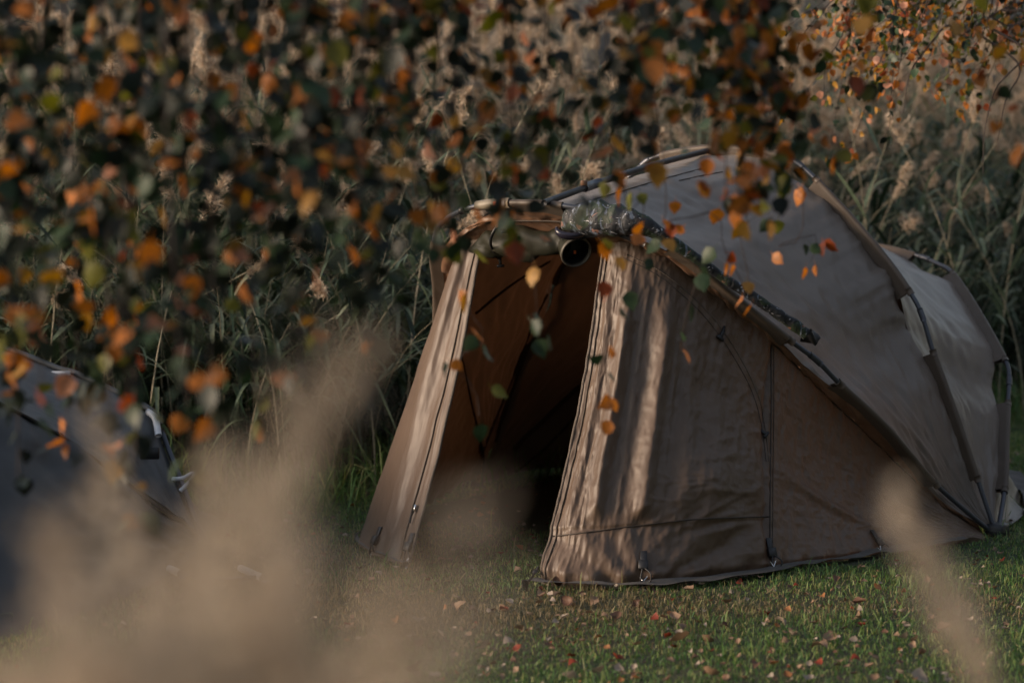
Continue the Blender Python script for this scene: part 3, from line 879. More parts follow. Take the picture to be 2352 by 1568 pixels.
def wall_right(s, t):
    SEAM_T = 0.845 - 0.015 * s                         # the horizontal seam above the valance
    up = sm(t, 0.03, 0.25) * (1 - sm(t, SEAM_T - 0.06, SEAM_T))
    fr = 1 - sm(s, 3.4, 4.9)
    ph = s + 0.35 * (1 - t) * s * 0.3
    warp = 0.3 * vn(t * 2.0, s * 0.3) + 0.10 * vn(t * 5, s * 0.5 + 4)
    def fold(c, w, a):                                # a long rounded fold: sharp on one side
        d = (ph + warp - c) / w
        return a * np.exp(-np.abs(d) ** 1.7)
    d = 0
    for c, w, a in [(0.5, 0.18, 0.010), (1.35, 0.25, 0.034), (2.5, 0.30, 0.042), (3.35, 0.24, 0.014), (4.1, 0.3, 0.008), (1.9, 0.12, 0.008), (2.95, 0.12, 0.006)]:
        d = d + fold(c, w, a)
    d = d * up * fr * (0.75 + 0.5 * np.sin(math.pi * np.clip(t * 1.15, 0, 1)))
    # the panel is pushed out from inside about knee height
    knee = 0.075 * np.exp(-(((s - 3.7) / 0.9) ** 2 + ((t - 0.64) / 0.17) ** 2) ** 0.8) * (1 - 0.0 * s)
    # hanging slack
    slack = -0.045 * np.sin(math.pi * t) * (1 - sm(s, 9, 11))
    # valance: folds fanning from the peg at s 2.9
    val = sm(t, SEAM_T, SEAM_T + 0.03)
    fan = np.arctan2((s - 2.8) * 0.13, (1.03 - t) * 1.0)
    v = val * (0.006 * np.sin(fan * 13 + 1.5 * vn(s * 2, t * 6)) * np.clip(np.abs(s - 2.8), 0, 1) + 0.003 * fbm(s * 2, t * 9, 3)) * (1 - sm(s, 4.7, 5.2))
    step = 0.006 * (1 - sm(t, SEAM_T - 0.006, SEAM_T + 0.006)) * (s < 5)
    # creases pulled toward the toggles and the corner seam on the lower right
    cr = 0.010 * ridge(s * 0.9 + t * 6, t * 5 - s * 0.7, 3) * 0.35 * sm(s, 2.2, 3.2) * (1 - sm(s, 4.9, 5.2))
    cr2 = 0.014 * np.sin((t * 26 - s * 3.2) + 2 * vn(s, t * 6)) * sm(s, 3.4, 4.9) * (1 - sm(s, 4.95, 5.1)) * np.exp(-((t - 0.75) / 0.09) ** 2)
    # the plain side panel: a few long diagonal pulls
    pl = sm(s, 5.1, 5.6) * (0.007 * fbm(s * 1.1, t * 3, 3) + 0.016 * np.exp(-((t - 0.52 - 0.085 * (s - 5.4)) / 0.035) ** 2) * np.exp(-((s - 7) / 1.3) ** 2))
    # gutter along the corner seam
    gut = -0.012 * np.exp(-((s - 5) / 0.09) ** 2)
    hem = -0.02 * sm(t, 0.955, 1.0) + 0.008 * sm(t, 0.93, 0.97) * np.sin(s * 9)
    # straight creases left from folding, and pulls running into the toggles and the corner seam
    piq = 0.0; cr_ = np.random.default_rng(3)
    segs = [(4.9, 0.62, 3.4, 0.80), (4.9, 0.66, 3.0, 0.70), (4.9, 0.72, 2.9, 0.84), (4.95, 0.78, 3.2, 0.86), (4.7, 0.50, 3.1, 0.60), (4.3, 0.40, 4.9, 0.60), (3.2, 0.55, 4.6, 0.42)]
    segs += [(a_, b_, a_ + cr_.normal(0, 0.5), b_ + cr_.normal(0, 0.06)) for a_, b_ in zip(cr_.uniform(2.6, 4.7, 26), cr_.uniform(0.2, 0.82, 26))]
    for k_, (s0, t0, s1, t1) in enumerate(segs):
        ax_, ay_, bx_, by_ = s0, t0 * 7, s1, t1 * 7; px_, py_ = s - ax_, t * 7 - ay_; vx, vy = bx_ - ax_, by_ - ay_
        q_ = np.clip((px_ * vx + py_ * vy) / (vx * vx + vy * vy), 0, 1); dd = np.hypot(px_ - q_ * vx, py_ - q_ * vy)
        piq = piq + (0.0055 if k_ < 7 else 0.0022) * np.exp(-(dd / (0.09 if k_ < 7 else 0.045)) ** 2) * np.sin(math.pi * np.clip(q_, 0.05, 0.95))
    piq = piq * (s < 5)
    return d + knee + slack + v + step + piq + cr + cr2 + pl + gut + hem + 0.004 * fbm(s * 4, t * 12, 3) + 0.0025 * ridge(s * 5, t * 16, 3)
front_right, G_fr, N_fr, B_fr = wall(RT_, RB_, 420, 230, wall_right, 'front_wall', 'front')
front_right['label'] = 'pleated front wall beside the open door'
def wall_left(s, t):
    w = 0.3 * vn(t * 2.5, s) 
    d = 0
    for c, wd, a in [(0.8, 0.45, 0.008), (1.6, 0.35, 0.006), (0.35, 0.10, 0.003)]:
        d = d + a * np.exp(-np.abs((s + w + 0.25 * t - c) / wd) ** 1.8)
    d = d * sm(t, 0.02, 0.3) * (1 - 0.5 * sm(t, 0.75, 0.95))
    return d - 0.02 * np.sin(math.pi * t) + 0.038 * np.sin(math.pi * t ** 0.8) * sm(s, 0.6, 2.8) + 0.005 * fbm(s * 3, t * 9, 3) + 0.010 * sm(t, 0.9, 1) * np.sin(s * 8)
front_left, G_fl, N_fl, B_fl = wall(LT_, LB_, 240, 150, wall_left, 'front_wall', 'front')
front_left['label'] = 'narrow sunlit front wall on the far side of the doorway'

# header over the door, between the arch and the rolled door
hd_t = [(1056, 548), (1092, 522), (1130, 508), (1200, 506), (1290, 508), (1345, 522), (1390, 556)]
hd_b = [(1060, 560), (1100, 574), (1130, 578), (1200, 582), (1290, 580), (1345, 580), (1392, 590)]
HT = np.array([top3(*a) for a in hd_t]); HB = np.array([top3(*a) for a in hd_b])
HB = HB - FR * 0.015
A = crv_p(HT, None, 90); B = crv_p(HB, None, 90); t = np.linspace(0, 1, 16)
G = A[:, None] * (1 - t)[None, :, None] + B[:, None] * t[None, :, None]
_, _, _, B_head = panel('door_header', G, M['trim'], TENT, 0.004 * fbm(np.arange(90)[:, None] * 0.2, t[None, :] * 4, 3))

# ruched edging between the wall tops and the arch
trim_low = np.vstack([RT_[::-1][:-1], HT[::-1], LT_[2:]])
lowc = crv(trim_low, 700)
# matching points on the arch: nearest by angle along the hub axis fraction
frc = SHELL['front']
def near_arc(lowc, arc):
    L1 = np.concatenate([[0], np.cumsum(np.linalg.norm(np.diff(arc, axis=0), axis=1))])
    # walk: for every low point the closest arc point, made monotone
    idx = [int(np.argmin(((arc - p) ** 2).sum(1))) for p in lowc]
    idx = np.maximum.accumulate(idx)
    k = np.ones(41) / 41
    idx = np.convolve(np.pad(idx.astype(float), 20, 'edge'), k, 'valid')
    return np.stack([np.interp(idx, np.arange(len(arc)), arc[:, q]) for q in range(3)], 1)
arcc = near_arc(lowc, frc)
nt = 9; t = np.linspace(0, 1, nt)
G = arcc[:, None] * (1 - t)[None, :, None] + lowc[:, None] * t[None, :, None]
ii = np.arange(700)[:, None] * 1.0
ruf = 0.020 * (np.abs(vn(ii * 0.13 + t * 1.3, t * 1.0)) * 2 - 0.4) * np.sin(math.pi * t[None, :]) ** 0.7 + 0.009 * vn(ii * 0.33, t[None] * 3) * sm(t[None], 0.3, 1)
_, G_trim, _, B_trim = panel('ruched_edging', G, M['trim'], TENT, ruf + 0.008 * np.sin(math.pi * t)[None, :])
MB().tube(lowc + np.array([0, 0, -0.002]) - FR * -0.004, 0.0035, n=6).build('piping', M['seam'], TENT)

# door edges: zip tapes and the folded flap edge
def edge_strip(G, i0, name, w, r, mat, off):
    P = G[i0, ::3] + off
    return MB().tube(P, r, n=6, flat=w).build(name, mat, TENT)
for Gx, Nx, sgn in ((G_fr, N_fr, 1), (G_fl, N_fl, 1)):
    outn = Nx[0, ::3] * (1 if (Nx[0].mean(0) @ (CAM - Gx[0].mean(0))) > 0 else -1)
    MB().tube(Gx[0, ::3], 0.006, n=6).build('zip', M['zip'], TENT)
    k_ = 7 if Gx is G_fr else 12
    MB().tube(Gx[k_, ::3] + outn * 0.003, 0.0028, n=6).build('zip', M['zip'], TENT)
# seams on the front wall
seam_on('corner_seam', B_fr, [(1771, 792), (1771, 950), (1769, 1100), (1768, 1300)], 0.0028, M['seam'], TENT)
seam_on('corner_seam', B_fr, [(1777, 800), (1777, 950), (1775, 1100), (1774, 1300)], 0.0016, M['seam'], TENT)
seam_on('valance_seam', B_fr, [(1262, 1232), (1350, 1222), (1450, 1208), (1600, 1192), (1766, 1186)], 0.0028, M['seam'], TENT, n=60)
seam_on('window_zip', B_fr, [(1440, 585), (1520, 625), (1600, 690), (1655, 752), (1705, 830), (1740, 905), (1758, 985), (1766, 1060)], 0.0022, M['zip'], TENT, n=60)
seam_on('window_zip', B_fr, [(1432, 592), (1512, 634), (1592, 700), (1646, 762), (1696, 838), (1732, 912), (1751, 990), (1760, 1060)], 0.0014, M['seam'], TENT, n=60)
# inner seams seen through the doorway
for pts in ([(1308, 596), (1240, 710), (1180, 860), (1120, 1010), (1072, 1140)], [(1318, 960), (1240, 1040), (1160, 1100), (1100, 1145)],
            [(1262, 600), (1180, 650), (1092, 720)]):
    for bv in (B_roof, B_rear, B_back):
        q = crv(np.array(pts, float), 26); P = []
        for x_, y_ in q:
            d = Vector(unit(ray(x_, y_))); o_ = Vector(CAM) + d * 8.4
            loc, nrm, idx, dist = bv.ray_cast(o_, d)
            if loc is not None: P.append(np.array(loc) - np.array(d) * 0.006)
        if len(P) > 5: MB().tube(P, 0.006, n=6).build('inner_seam', M['seam'], TENT)

# rolled up door hanging under the header
def olive_roll():
    path = [(1098, 574), (1120, 566), (1150, 560), (1190, 557), (1240, 555), (1290, 555), (1325, 560)]
    rad = [0.006, 0.025, 0.042, 0.050, 0.052, 0.042, 0.028]
    P3 = np.array([on_plane(x_, y_, HUB_R, PN['front']) + FR * 0.055 for x_, y_ in path])
    P3 = crv_p(P3, None, 70); R = np.interp(np.linspace(0, 6, 70), range(7), rad)
    T = unit(np.gradient(P3, axis=0)); up = np.array([0, 0, 1.0]); S = unit(np.cross(T, up)); U = np.cross(S, T)
    a = np.linspace(0, 2 * math.pi, 40, endpoint=False)
    l = np.linspace(0, 1, 70)[:, None]
    rr = R[:, None] * (1 + 0.24 * np.sin(2 * a[None] + l * 19) * np.sin(math.pi * l) + 0.10 * np.abs(np.sin(1.5 * a[None] + l * 21)) + 0.09 * np.sin(3 * a[None] - l * 11 + 1) + 0.35 * fbm(l * 7 + a[None] * 0.5, np.cos(a)[None] * 1.3 + 5, 3))
    G = P3[:, None] + rr[..., None] * (np.cos(a)[None, :, None] * S[:, None] * 0.8 + np.sin(a)[None, :, None] * U[:, None])
    return MB().grid(G, closed_v=True).build('rolled_door', M['flap_roll'], TENT), P3
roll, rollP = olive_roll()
roll['label'] = 'olive door panel rolled up and tied under the arch'
# toggles and straps
def buckle(x, y, bvh, ang=0.0, size=1.0, name='toggle', parent=TENT, p=None, n=None):
    if p is None: p, n = hit(bvh, x, y, 0.008)
    if p is None: print('buckle missed', x, y); return None
    r_ = unit(np.cross(UP, n)); u_ = np.cross(n, r_)
    c, s = math.cos(ang), math.sin(ang); a0 = r_ * c + u_ * s; a1 = -r_ * s + u_ * c
    mb = MB().box(p, [a0, a1, n], np.array([0.006, 0.017, 0.005]) * size)
    mb.box(p - a1 * 0.019 * size, [a0, a1, n], np.array([0.015, 0.0055, 0.006]) * size)
    mb.box(p + a1 * 0.02 * size - n * 0.002, [a0, a1, n], np.array([0.004, 0.012, 0.002]) * size)
    return mb.build(name, M['black'], parent)
buckle(1655, 767, B_fr, -0.6, 1.0)
buckle(1752, 993, B_fr, 0.9, 0.85)
buckle(1808, 838, B_trim, -0.5, 1.15)
pb = on_plane(1170, 598, HUB_R, PN['front']) + FR * 0.06
buckle(0, 0, None, 0.1, 0.9, 'toggle', p=pb, n=unit(CAM - pb))
pb = on_plane(1168, 520, HUB_R, PN['front']) + FR * 0.03
buckle(0, 0, None, 0.2, 0.9, 'toggle', p=pb, n=unit(CAM - pb))
st = crv(np.array([on_plane(1168, 500, HUB_R, PN['front']) + FR * 0.02, on_plane(1170, 530, HUB_R, PN['front']) + FR * 0.10, on_plane(1172, 560, HUB_R, PN['front']) + FR * 0.125, on_plane(1171, 594, HUB_R, PN['front']) + FR * 0.07]), 20)
MB().tube(st, 0.006, n=6, flat=0.3).build('strap', M['black'], roll)
# cloth logo patch on the header, with its small orange mark and lettering too fine to read
p, n = hit(B_head, 1378, 566, 0.004)
for px_, py_, w_, h_, m_ in [(1330, 533, 0.016, 0.012, 'orange'), (1352, 538, 0.020, 0.013, 'tab')]:
    pp = top3(px_, py_) + FR * 0.012; r_ = unit(np.cross(UP, FR)); 
    r_ = r_ if r_ @ RT > 0 else -r_
    MB().box(pp, [r_, np.cross(FR, r_), FR], [w_, h_, 0.0015]).build('logo_patch', M[m_], TENT)

# zip pulls
def zip_pull(x, y, bvh, tabmat):
    p, n = hit(bvh, x, y, 0.010)
    if p is None: print('pull missed', x, y); return
    r_ = unit(np.cross(UP, n)); u_ = np.cross(n, r_)
    o = MB().box(p, [r_, u_, n], [0.006, 0.012, 0.004]).build('zip_pull', M['steel'], TENT)
    f = MB().tube([p - u_ * 0.008, p - u_ * 0.03 + n * 0.004, p - u_ * 0.055], 0.004, n=6, flat=0.5).build('pull_tab', tabmat, None)
    f.parent = o; f.location = -world_loc(o)
zip_pull(1268, 1205, B_fr, M['orange'])
zip_pull(958, 1168, B_fl, M['black'])
zip_pull(1108, 592, B_fl, M['steel'])

# peg loops along the hem: webbing, buckle, bungee cord, hook and the peg itself
def peg_set(x, ytop, ybot, bvh, dx=0):
    p, n = hit(bvh, x, ytop, 0.006)
    g = gnd(x + dx, ybot, 0.01)
    if p is None: p = gnd(x, ybot) + np.array([0, 0, (ybot - ytop) / F * 8.0]); n = unit(CAM - p)
    g = g + unit(np.array([n[0], n[1], 0])) * 0.03
    r_ = unit(np.cross(UP, n)); u_ = np.cross(n, r_)
    st = MB().box(p + u_ * 0.01, [r_, u_, n], [0.011, 0.030, 0.003]).build('peg_strap', M['black'], TENT)
    b = MB().box(p - u_ * 0.012 + n * 0.004, [r_, u_, n], [0.016, 0.016, 0.008]).build('buckle', M['black'], None)
    b.parent = st; b.location = -world_loc(st)
    q = p - u_ * 0.02 + n * 0.008
    lp = crv(np.array([q, (q * 0.6 + g * 0.4) + r_ * 0.026 + n * 0.01, (q * 0.3 + g * 0.7) + r_ * 0.022, g + u_ * 0.025, (q * 0.35 + g * 0.65) - r_ * 0.008, (q * 0.8 + g * 0.2) - r_ * 0.004, q]), 30)
    c = MB().tube(lp, 0.0028, n=6).build('bungee_cord', M['black'], None); c.parent = st; c.location = -world_loc(st)
    hk = crv(np.array([g + u_ * 0.04 - r_ * 0.012, g + u_ * 0.02, g - u_ * 0.004 - r_ * 0.008, g - u_ * 0.004 + r_ * 0.01, g + u_ * 0.02, g + u_ * 0.042 + r_ * 0.014]), 20)
    h_ = MB().tube(hk, 0.0026, n=6).build('wire_hook', M['steel'], None); h_.parent = st; h_.location = -world_loc(st)
    pg = MB().tube([g + u_ * 0.018, g + np.array([0, 0, -0.01]), g + np.array([0, 0, -0.10])], [0.011, 0.009, 0.004], n=8).build('peg', M['black'], None)
    pg.parent = st; pg.location = -world_loc(st)
peg_set(1478, 1292, 1346, B_fr)
peg_set(1768, 1262, 1312, B_fr)
peg_set(2013, 1240, 1276, B_fr)
peg_set(943, 1250, 1300, B_fl)
peg_set(868, 1235, 1272, B_fl)
# guy at the right door corner
a_ = gnd(1240, 1300, 0.0); a_ = at(1236, 1302, gnd(1238, 1338)[1] - 0.02); b_ = gnd(1206, 1345, 0.02)
MB().tube([a_, a_ * 0.5 + b_ * 0.5 + np.array([0, 0, -0.004]), b_], 0.004, n=6).build('corner_cord', M['black'], TENT)
MB().box(a_ * 0.8 + b_ * 0.2, [unit(b_ - a_), unit(np.cross(b_ - a_, UP)), unit(CAM - a_)], [0.017, 0.009, 0.006]).build('cord_slider', M['black'], TENT)
MB().tube([b_ + np.array([0, 0, 0.02]), b_ + np.array([0, 0, -0.10])], [0.011, 0.005], n=8).build('peg', M['black'], TENT)
# mud flap lying on the grass along the hem
def mudflap(Bp, i0, i1, wfun, name):
    P = crv_p(Bp, None, 160)[i0:i1]; T = unit(np.gradient(P, axis=0)); S = unit(np.cross(T, [0, 0, 1.0]))
    sgn = np.where(((P - MID) * S).sum(1) > 0, 1, -1)[:, None]; S = S * sgn
    t = np.linspace(0, 1, 6)
    L = np.arange(len(P))
    w = wfun(L / len(P))[:, None] * np.ones(6)
    G = P[:, None] + S[:, None] * (t[None, :, None] * w[..., None]) + np.array([0, 0, 1.0]) * (0.018 - 0.002 * t[None, :, None] + 0.012 * vn(L[:, None] * 0.16, t[None] * 2)[..., None])
    return MB().grid(G).build(name, M['mud'], TENT)
mudflap(RB_, 0, 150, lambda q: 0.035 + 0.05 * np.clip(fbm(q * 9, q * 0, 2) + 0.2, 0, 1), 'mud_flap')
mudflap(LB_, 0, 150, lambda q: 0.008 + 0.02 * np.clip(fbm(q * 7 + 4, q * 0, 2) + 0.25, 0, 1), 'mud_flap')
# back mud flap that shows at the far right
P = base_back[4:70]; T = unit(np.gradient(P, axis=0)); S = unit(np.cross(T, [0, 0, 1.0])); S = S * np.where(((P - MID) * S).sum(1) > 0, 1, -1)[:, None]
t = np.linspace(0, 1, 6); L = np.arange(len(P))
G = P[:, None] + S[:, None] * (t[None, :, None] * 0.14) + np.array([0, 0, 1.0]) * (0.02 + 0.03 * vn(L[:, None] * 0.3, t[None] * 2)[..., None])
MB().grid(G).build('mud_flap', M['mud'], TENT)

# ================================================================== camouflage bundle on the arch
def camo():
    root = empty('camouflage_cover', on_plane(1500, 520, HUB_R, PN['front']))
    tag(root, 'camouflage padded cover draped over the front arch above the doorway', 'cover')
    path = [(1306, 520), (1330, 504), (1380, 500), (1430, 504), (1475, 512), (1525, 536), (1590, 578), (1680, 641), (1765, 697), (1825, 738), (1866, 768)]
    rad = [0.014, 0.048, 0.062, 0.056, 0.040, 0.024, 0.019, 0.018, 0.019, 0.021, 0.020]
    P3 = np.array([on_plane(x_, y_, HUB_R, PN['front']) for x_, y_ in path])
    P3 = P3 + FR * 0.035
    P3 = crv_p(P3, None, 170); R = np.interp(np.linspace(0, 10, 170), range(11), rad)
    T = unit(np.gradient(P3, axis=0)); S = unit(np.cross(T, FR)); U = FR * np.ones((170, 1)); U = unit(U - T * (U * T).sum(1)[:, None])
    a = np.linspace(0, 2 * math.pi, 32, endpoint=False); l = np.linspace(0, 1, 170)[:, None]
    rr = R[:, None] * (1 + 0.30 * fbm(l * 16 + 3, a[None] / 2.1, 3) * np.sin(a / 2)[None] + 0.05 * np.sin(l * 90))
    G = P3[:, None] + rr[..., None] * (np.cos(a)[None, :, None] * S[:, None] + np.sin(a)[None, :, None] * U[:, None] * 0.75)
    MB().grid(G, closed_v=True).build('padded_body', M['camo'], root)
    # loose folded end
    e = P3[-1]; td = T[-1]
    G2 = []
    for q in np.linspace(0, 1, 10):
        ring = []
        for a_ in np.linspace(0, 2 * math.pi, 16, endpoint=False):
            rr_ = 0.026 * (1 - 0.35 * q) * (1 + 0.3 * math.sin(3 * a_ + 4 * q))
            ring.append(e + td * (q * 0.05 - 0.01) + S[-1] * rr_ * math.cos(a_) + U[-1] * rr_ * 0.9 * math.sin(a_))
        G2.append(ring)
    MB().grid(np.array(G2), closed_v=True).build('folded_end', M['black'], root)
    # stiff dark brim under the front end
    c = on_plane(1345, 524, HUB_R, PN['front']) + FR * 0.075
    r_ = unit(RT); rim = []
    for k in range(24):
        f = k / 23; an = math.pi * (1.02 + 0.82 * f)
        cx = c + r_ * 0.058 * math.cos(an) + UP * (0.030 * math.sin(an) + 0.006) - r_ * 0.0
        rim.append(cx + FR * 0.02 * math.sin(an * 1.0 + 3.14))
    MB().tube(rim, 0.015 * np.sin(np.linspace(0.25, math.pi - 0.25, 24)) + 0.004, n=10, flat=0.7).build('brim', M['brim'], root)
    cc = [on_plane(x_, y_, HUB_R, PN['front']) + FR * 0.085 for x_, y_ in [(1352, 543), (1400, 536), (1440, 533), (1475, 545), (1510, 560)]]
    MB().tube(crv(np.array(cc), 24), 0.010, n=8, flat=0.5).build('edge_binding', M['black'], root)
camo()
def drum():
    c = on_plane(1352, 574, HUB_R, PN['front']) + FR * 0.09
    root = empty('hanging_pouch', c)
    tag(root, 'round olive pouch with a dark open mouth hanging beside the rolled door', 'pouch')
    ax = unit(CAM - c) * 0.80 + RT * 0.36 - UP * 0.46; ax = unit(ax)
    s = unit(np.cross(ax, UP)); u = np.cross(s, ax)
    prof = [(-0.085, 0.012), (-0.082, 0.034), (-0.065, 0.045), (-0.03, 0.050), (0.0, 0.053), (0.008, 0.0535)]
    a = np.linspace(0, 2 * math.pi, 36, endpoint=False)
    G = np.array([[c + ax * z + (s * math.cos(t_) + u * math.sin(t_)) * r * (1 + 0.03 * math.sin(5 * t_) * (z < -0.01)) for t_ in a] for z, r in prof])
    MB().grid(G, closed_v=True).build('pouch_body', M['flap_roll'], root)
    G = np.array([[c + ax * z + (s * math.cos(t_) + u * math.sin(t_)) * r for t_ in a] for z, r in [(0.0, 0.0545), (0.008, 0.057), (0.014, 0.0565), (0.016, 0.052), (0.010, 0.0495), (0.0, 0.049)]])
    MB().grid(G, closed_v=True).build('rim', simple('worn_rim', (0.09, 0.08, 0.065), rough=0.5, metal=0.2), root)
    G = np.array([[c + ax * z + (s * math.cos(t_) + u * math.sin(t_)) * r for t_ in a] for z, r in [(0.006, 0.050), (-0.02, 0.048), (-0.05, 0.042), (-0.06, 0.001)]])
    MB().grid(G, closed_v=True).build('lining', M['black'], root)
    # strap and steel hook that carry it
    h = on_plane(1334, 540, HUB_R, PN['front']) + FR * 0.105
    MB().box(h + FR * 0.008, [RT, UP, np.cross(RT, UP)], [0.006, 0.014, 0.003]).build('hook', M['steel'], root)
    MB().tube([h + UP * 0.02, h, c + u * 0.05 - ax * 0.01], 0.004, n=6).build('strap', M['black'], root)
    q = c + ax * 0.002 + s * 0.0
    MB().box(c - ax * 0.035 + RT * 0.012 - UP * 0.02, [RT, UP, np.cross(RT, UP)], [0.004, 0.006, 0.002]).build('pull_tab', M['orange'], root)
drum()

# ================================================================== THE GREY TENT ON THE LEFT
def grey_tent():
    foot = gnd(470, 1257)
    root = empty('bivvy_tent', (-2.2, 8.6, 0))
    tag(root, 'low grey tent half hidden behind dry plumes at the left', 'tent')
    A = crv(np.array([foot, at(440, 1190, 8.78), at(413, 1118, 8.86), at(378, 1030, 8.95), at(356, 970, 9.0), at(338, 945, 9.02), at(290, 918, 9.06), at(170, 862, 9.15), at(128, 850, 9.18),
                      at(40, 815, 9.22), at(-80, 780, 9.25), at(-260, 760, 9.2), at(-420, 850, 9.1), at(-560, 1200, 9.0)]), 120)
    B = crv(np.array([foot + [0, -0.02, 0], at(445, 1222, 8.64), at(420, 1195, 8.56), at(386, 1178, 8.5), at(280, 1098, 8.36), at(135, 997, 8.2), at(20, 935, 8.05), at(-100, 880, 7.95), at(-300, 860, 7.9), at(-420, 950, 7.95), at(-560, 1240, 8.2)]), 120)
    Cc = crv(np.array([foot + [-0.02, -0.04, 0.0], gnd(440, 1275, 0.01), gnd(380, 1325, 0.01), gnd(250, 1390, 0.01), gnd(110, 1440, 0.01), gnd(-60, 1480, 0.01), gnd(-300, 1500, 0.01), gnd(-480, 1420, 0.01), gnd(-560, 1300, 0.01)]), 120)
    Dd = crv(np.array([foot + [0, 0.03, 0], foot + [-0.1, 0.7, 0.01], foot + [-1.0, 1.3, 0.01], foot + [-2.2, 1.2, 0.01], foot + [-3.0, 0.4, 0.01]]), 120)
    t = np.linspace(0, 1, 40)[None, :]; s = np.linspace(0, 1, 120)[:, None]
    def pan(P, Q, name, m, amp):
        G = P[:, None] * (1 - t)[..., None] + Q[:, None] * t[..., None]
        dS = np.gradient(G, axis=0); dT = np.gradient(G, axis=1); Nn = unit(np.cross(dS, dT))
        sg = np.sign(((G - np.array([-2.2, 8.8, 0.2])) * Nn).sum(-1)).mean(); Nn = Nn * sg
        d = -0.03 * np.sin(math.pi * t) + amp * fbm(s * 14, t * 5, 3) + 0.006 * ridge(s * 8 + t * 3, t * 6, 3)
        return MB().grid(G + Nn * d[..., None]).build(name, M[m], root)
    pan(A, B, 'roof_panel', 'grey_roof', 0.012); pan(B, Cc, 'front_wall', 'grey_shaded', 0.02); pan(A, Dd, 'back_panel', 'grey_shaded', 0.01)
    MB().tube(A[:26] + np.array([0.012, 0, 0.004]), 0.011, n=8).build('pole', M['pole'], root)
    MB().tube(A[26:] + np.array([0.012, 0, 0.006]), 0.012, n=8).build('pole_sleeve', M['grey_roof'], root)
    MB().tube(B - np.array([0, 0.01, 0]), 0.007, n=6).build('edge_seam', M['black'], root)
    q = crv(np.array([at(-60, 1000, 7.75), at(-15, 1100, 7.7), at(0, 1128, 7.68), at(65, 1248, 7.6), at(108, 1339, 7.55), gnd(122, 1420)]), 30)
    MB().tube(q, 0.011, n=8).build('pole', M['black'], root)
    MB().tube(crv(np.array([at(338, 944, 8.97), at(356, 960, 8.95), at(364, 1000, 8.9)]), 12), 0.013, n=8).build('pole_bend', M['white'], root)
    MB().box(at(344, 1040, 8.62), [RT, UP, np.cross(RT, UP)], [0.034, 0.022, 0.01]).build('vent_tab', M['black'], root)
    MB().tube(crv(np.array([at(396, 1100, 8.78), at(420, 1098, 8.77), at(440, 1088, 8.76), at(449, 1088, 8.75), at(440, 1102, 8.74), at(414, 1127, 8.73)]), 24), 0.0085, n=8).build('leg_bracket', M['white'], root)
    MB().box(at(140, 858, 9.13), [RT, UP, np.cross(RT, UP)], [0.035, 0.010, 0.012]).build('top_vent', M['white'], root)
grey_tent()
def ground_frame():
    g = gnd(500, 1312)
    root = empty('metal_frame', g); tag(root, 'flat metal frame with bright white ends lying on the grass between the tents', 'frame')
    def cap(a, b, name):
        p, q = gnd(*a, 0.035), gnd(*b, 0.035)
        MB().tube([p, p * 0.5 + q * 0.5, q], [0.012, 0.013, 0.012], n=10).build(name, M['white'], root)
        MB().tube([q, q + unit(q - p) * 0.012], 0.015, n=10).build('end_cap', M['steel'], root)
        return p, q
    p, q = cap((552, 1304), (604, 1327), 'side_tube'); p2, q2 = cap((389, 1305), (416, 1317), 'side_tube')
    MB().tube([q2, q2 * 0.5 + q * 0.5 + np.array([0, 0, -0.01]), q - unit(q - p) * 0.03], 0.006, n=8).build('cross_bar', M['pole'], root)
    for r_ in (p, q, p2, q2): MB().tube([r_, r_ * [1, 1, 0]], 0.006, n=6).build('leg', M['pole'], root)
ground_frame()

# ================================================================== LEAVES
def leaf_mesh(name, mt, seed, L_=0.045, W_=0.038, curl=0.3):
    """birch leaf: pointed, broadest near the stalk, toothed edge, folded on the midrib. stalk at the origin, tip along -Z"""
    r = np.random.default_rng(seed)
    prof = [(0.0, 0.12), (0.07, 0.6), (0.22, 0.96), (0.42, 1.0), (0.62, 0.76), (0.82, 0.36), (1.0, 0.0)]
    V = []; Fs = []
    fold = r.uniform(0.15, 0.5); cu = r.uniform(-1, 1) * curl
    for i, (f, w) in enumerate(prof):
        z = -f * L_; y = cu * L_ * f * f
        ww = w * W_ / 2 * (1 + 0.06 * (-1) ** i)
        V += [(-ww, y + fold * ww, z), (0, y, z), (ww, y + fold * ww * r.uniform(0.5, 1.3), z)]
    for i in range(len(prof) - 1):
        a = i * 3
        Fs += [[a, a + 1, a + 4, a + 3], [a + 1, a + 2, a + 5, a + 4]]
    V = np.array(V); V[:, 2] -= 0.015
    n0 = len(V)
    V = np.vstack([V, [[-0.0007, 0, 0], [0.0007, 0, 0], [0.0007, 0, -0.017], [-0.0007, 0, -0.017]]]); Fs.append([n0, n0 + 1, n0 + 2, n0 + 3])
    return mesh_np(name, V, Fs, mt)
COLS = list(LEAFCOL)
LM = {c: [leaf_mesh('birch_leaf', M['leaf_' + c], 10 + i, L_=[0.046, 0.040, 0.050, 0.036][i], W_=[0.038, 0.036, 0.040, 0.031][i]) for i in range(4)] for c in COLS}
LV = [np.array([v.co[:] for v in LM['orange'][i].vertices]) for i in range(4)]
LF = [[list(p.vertices) for p in LM['orange'][i].polygons] for i in range(4)]
def rotm(r, droop=0.7):
    """random leaf attitude: hangs tip down with scatter"""
    a = r.uniform(0, 2 * math.pi); b = r.normal(0, droop); c = r.normal(0, droop)
    return (Matrix.Rotation(a, 3, 'Z') @ Matrix.Rotation(b, 3, 'X') @ Matrix.Rotation(c, 3, 'Y')).to_3x3()
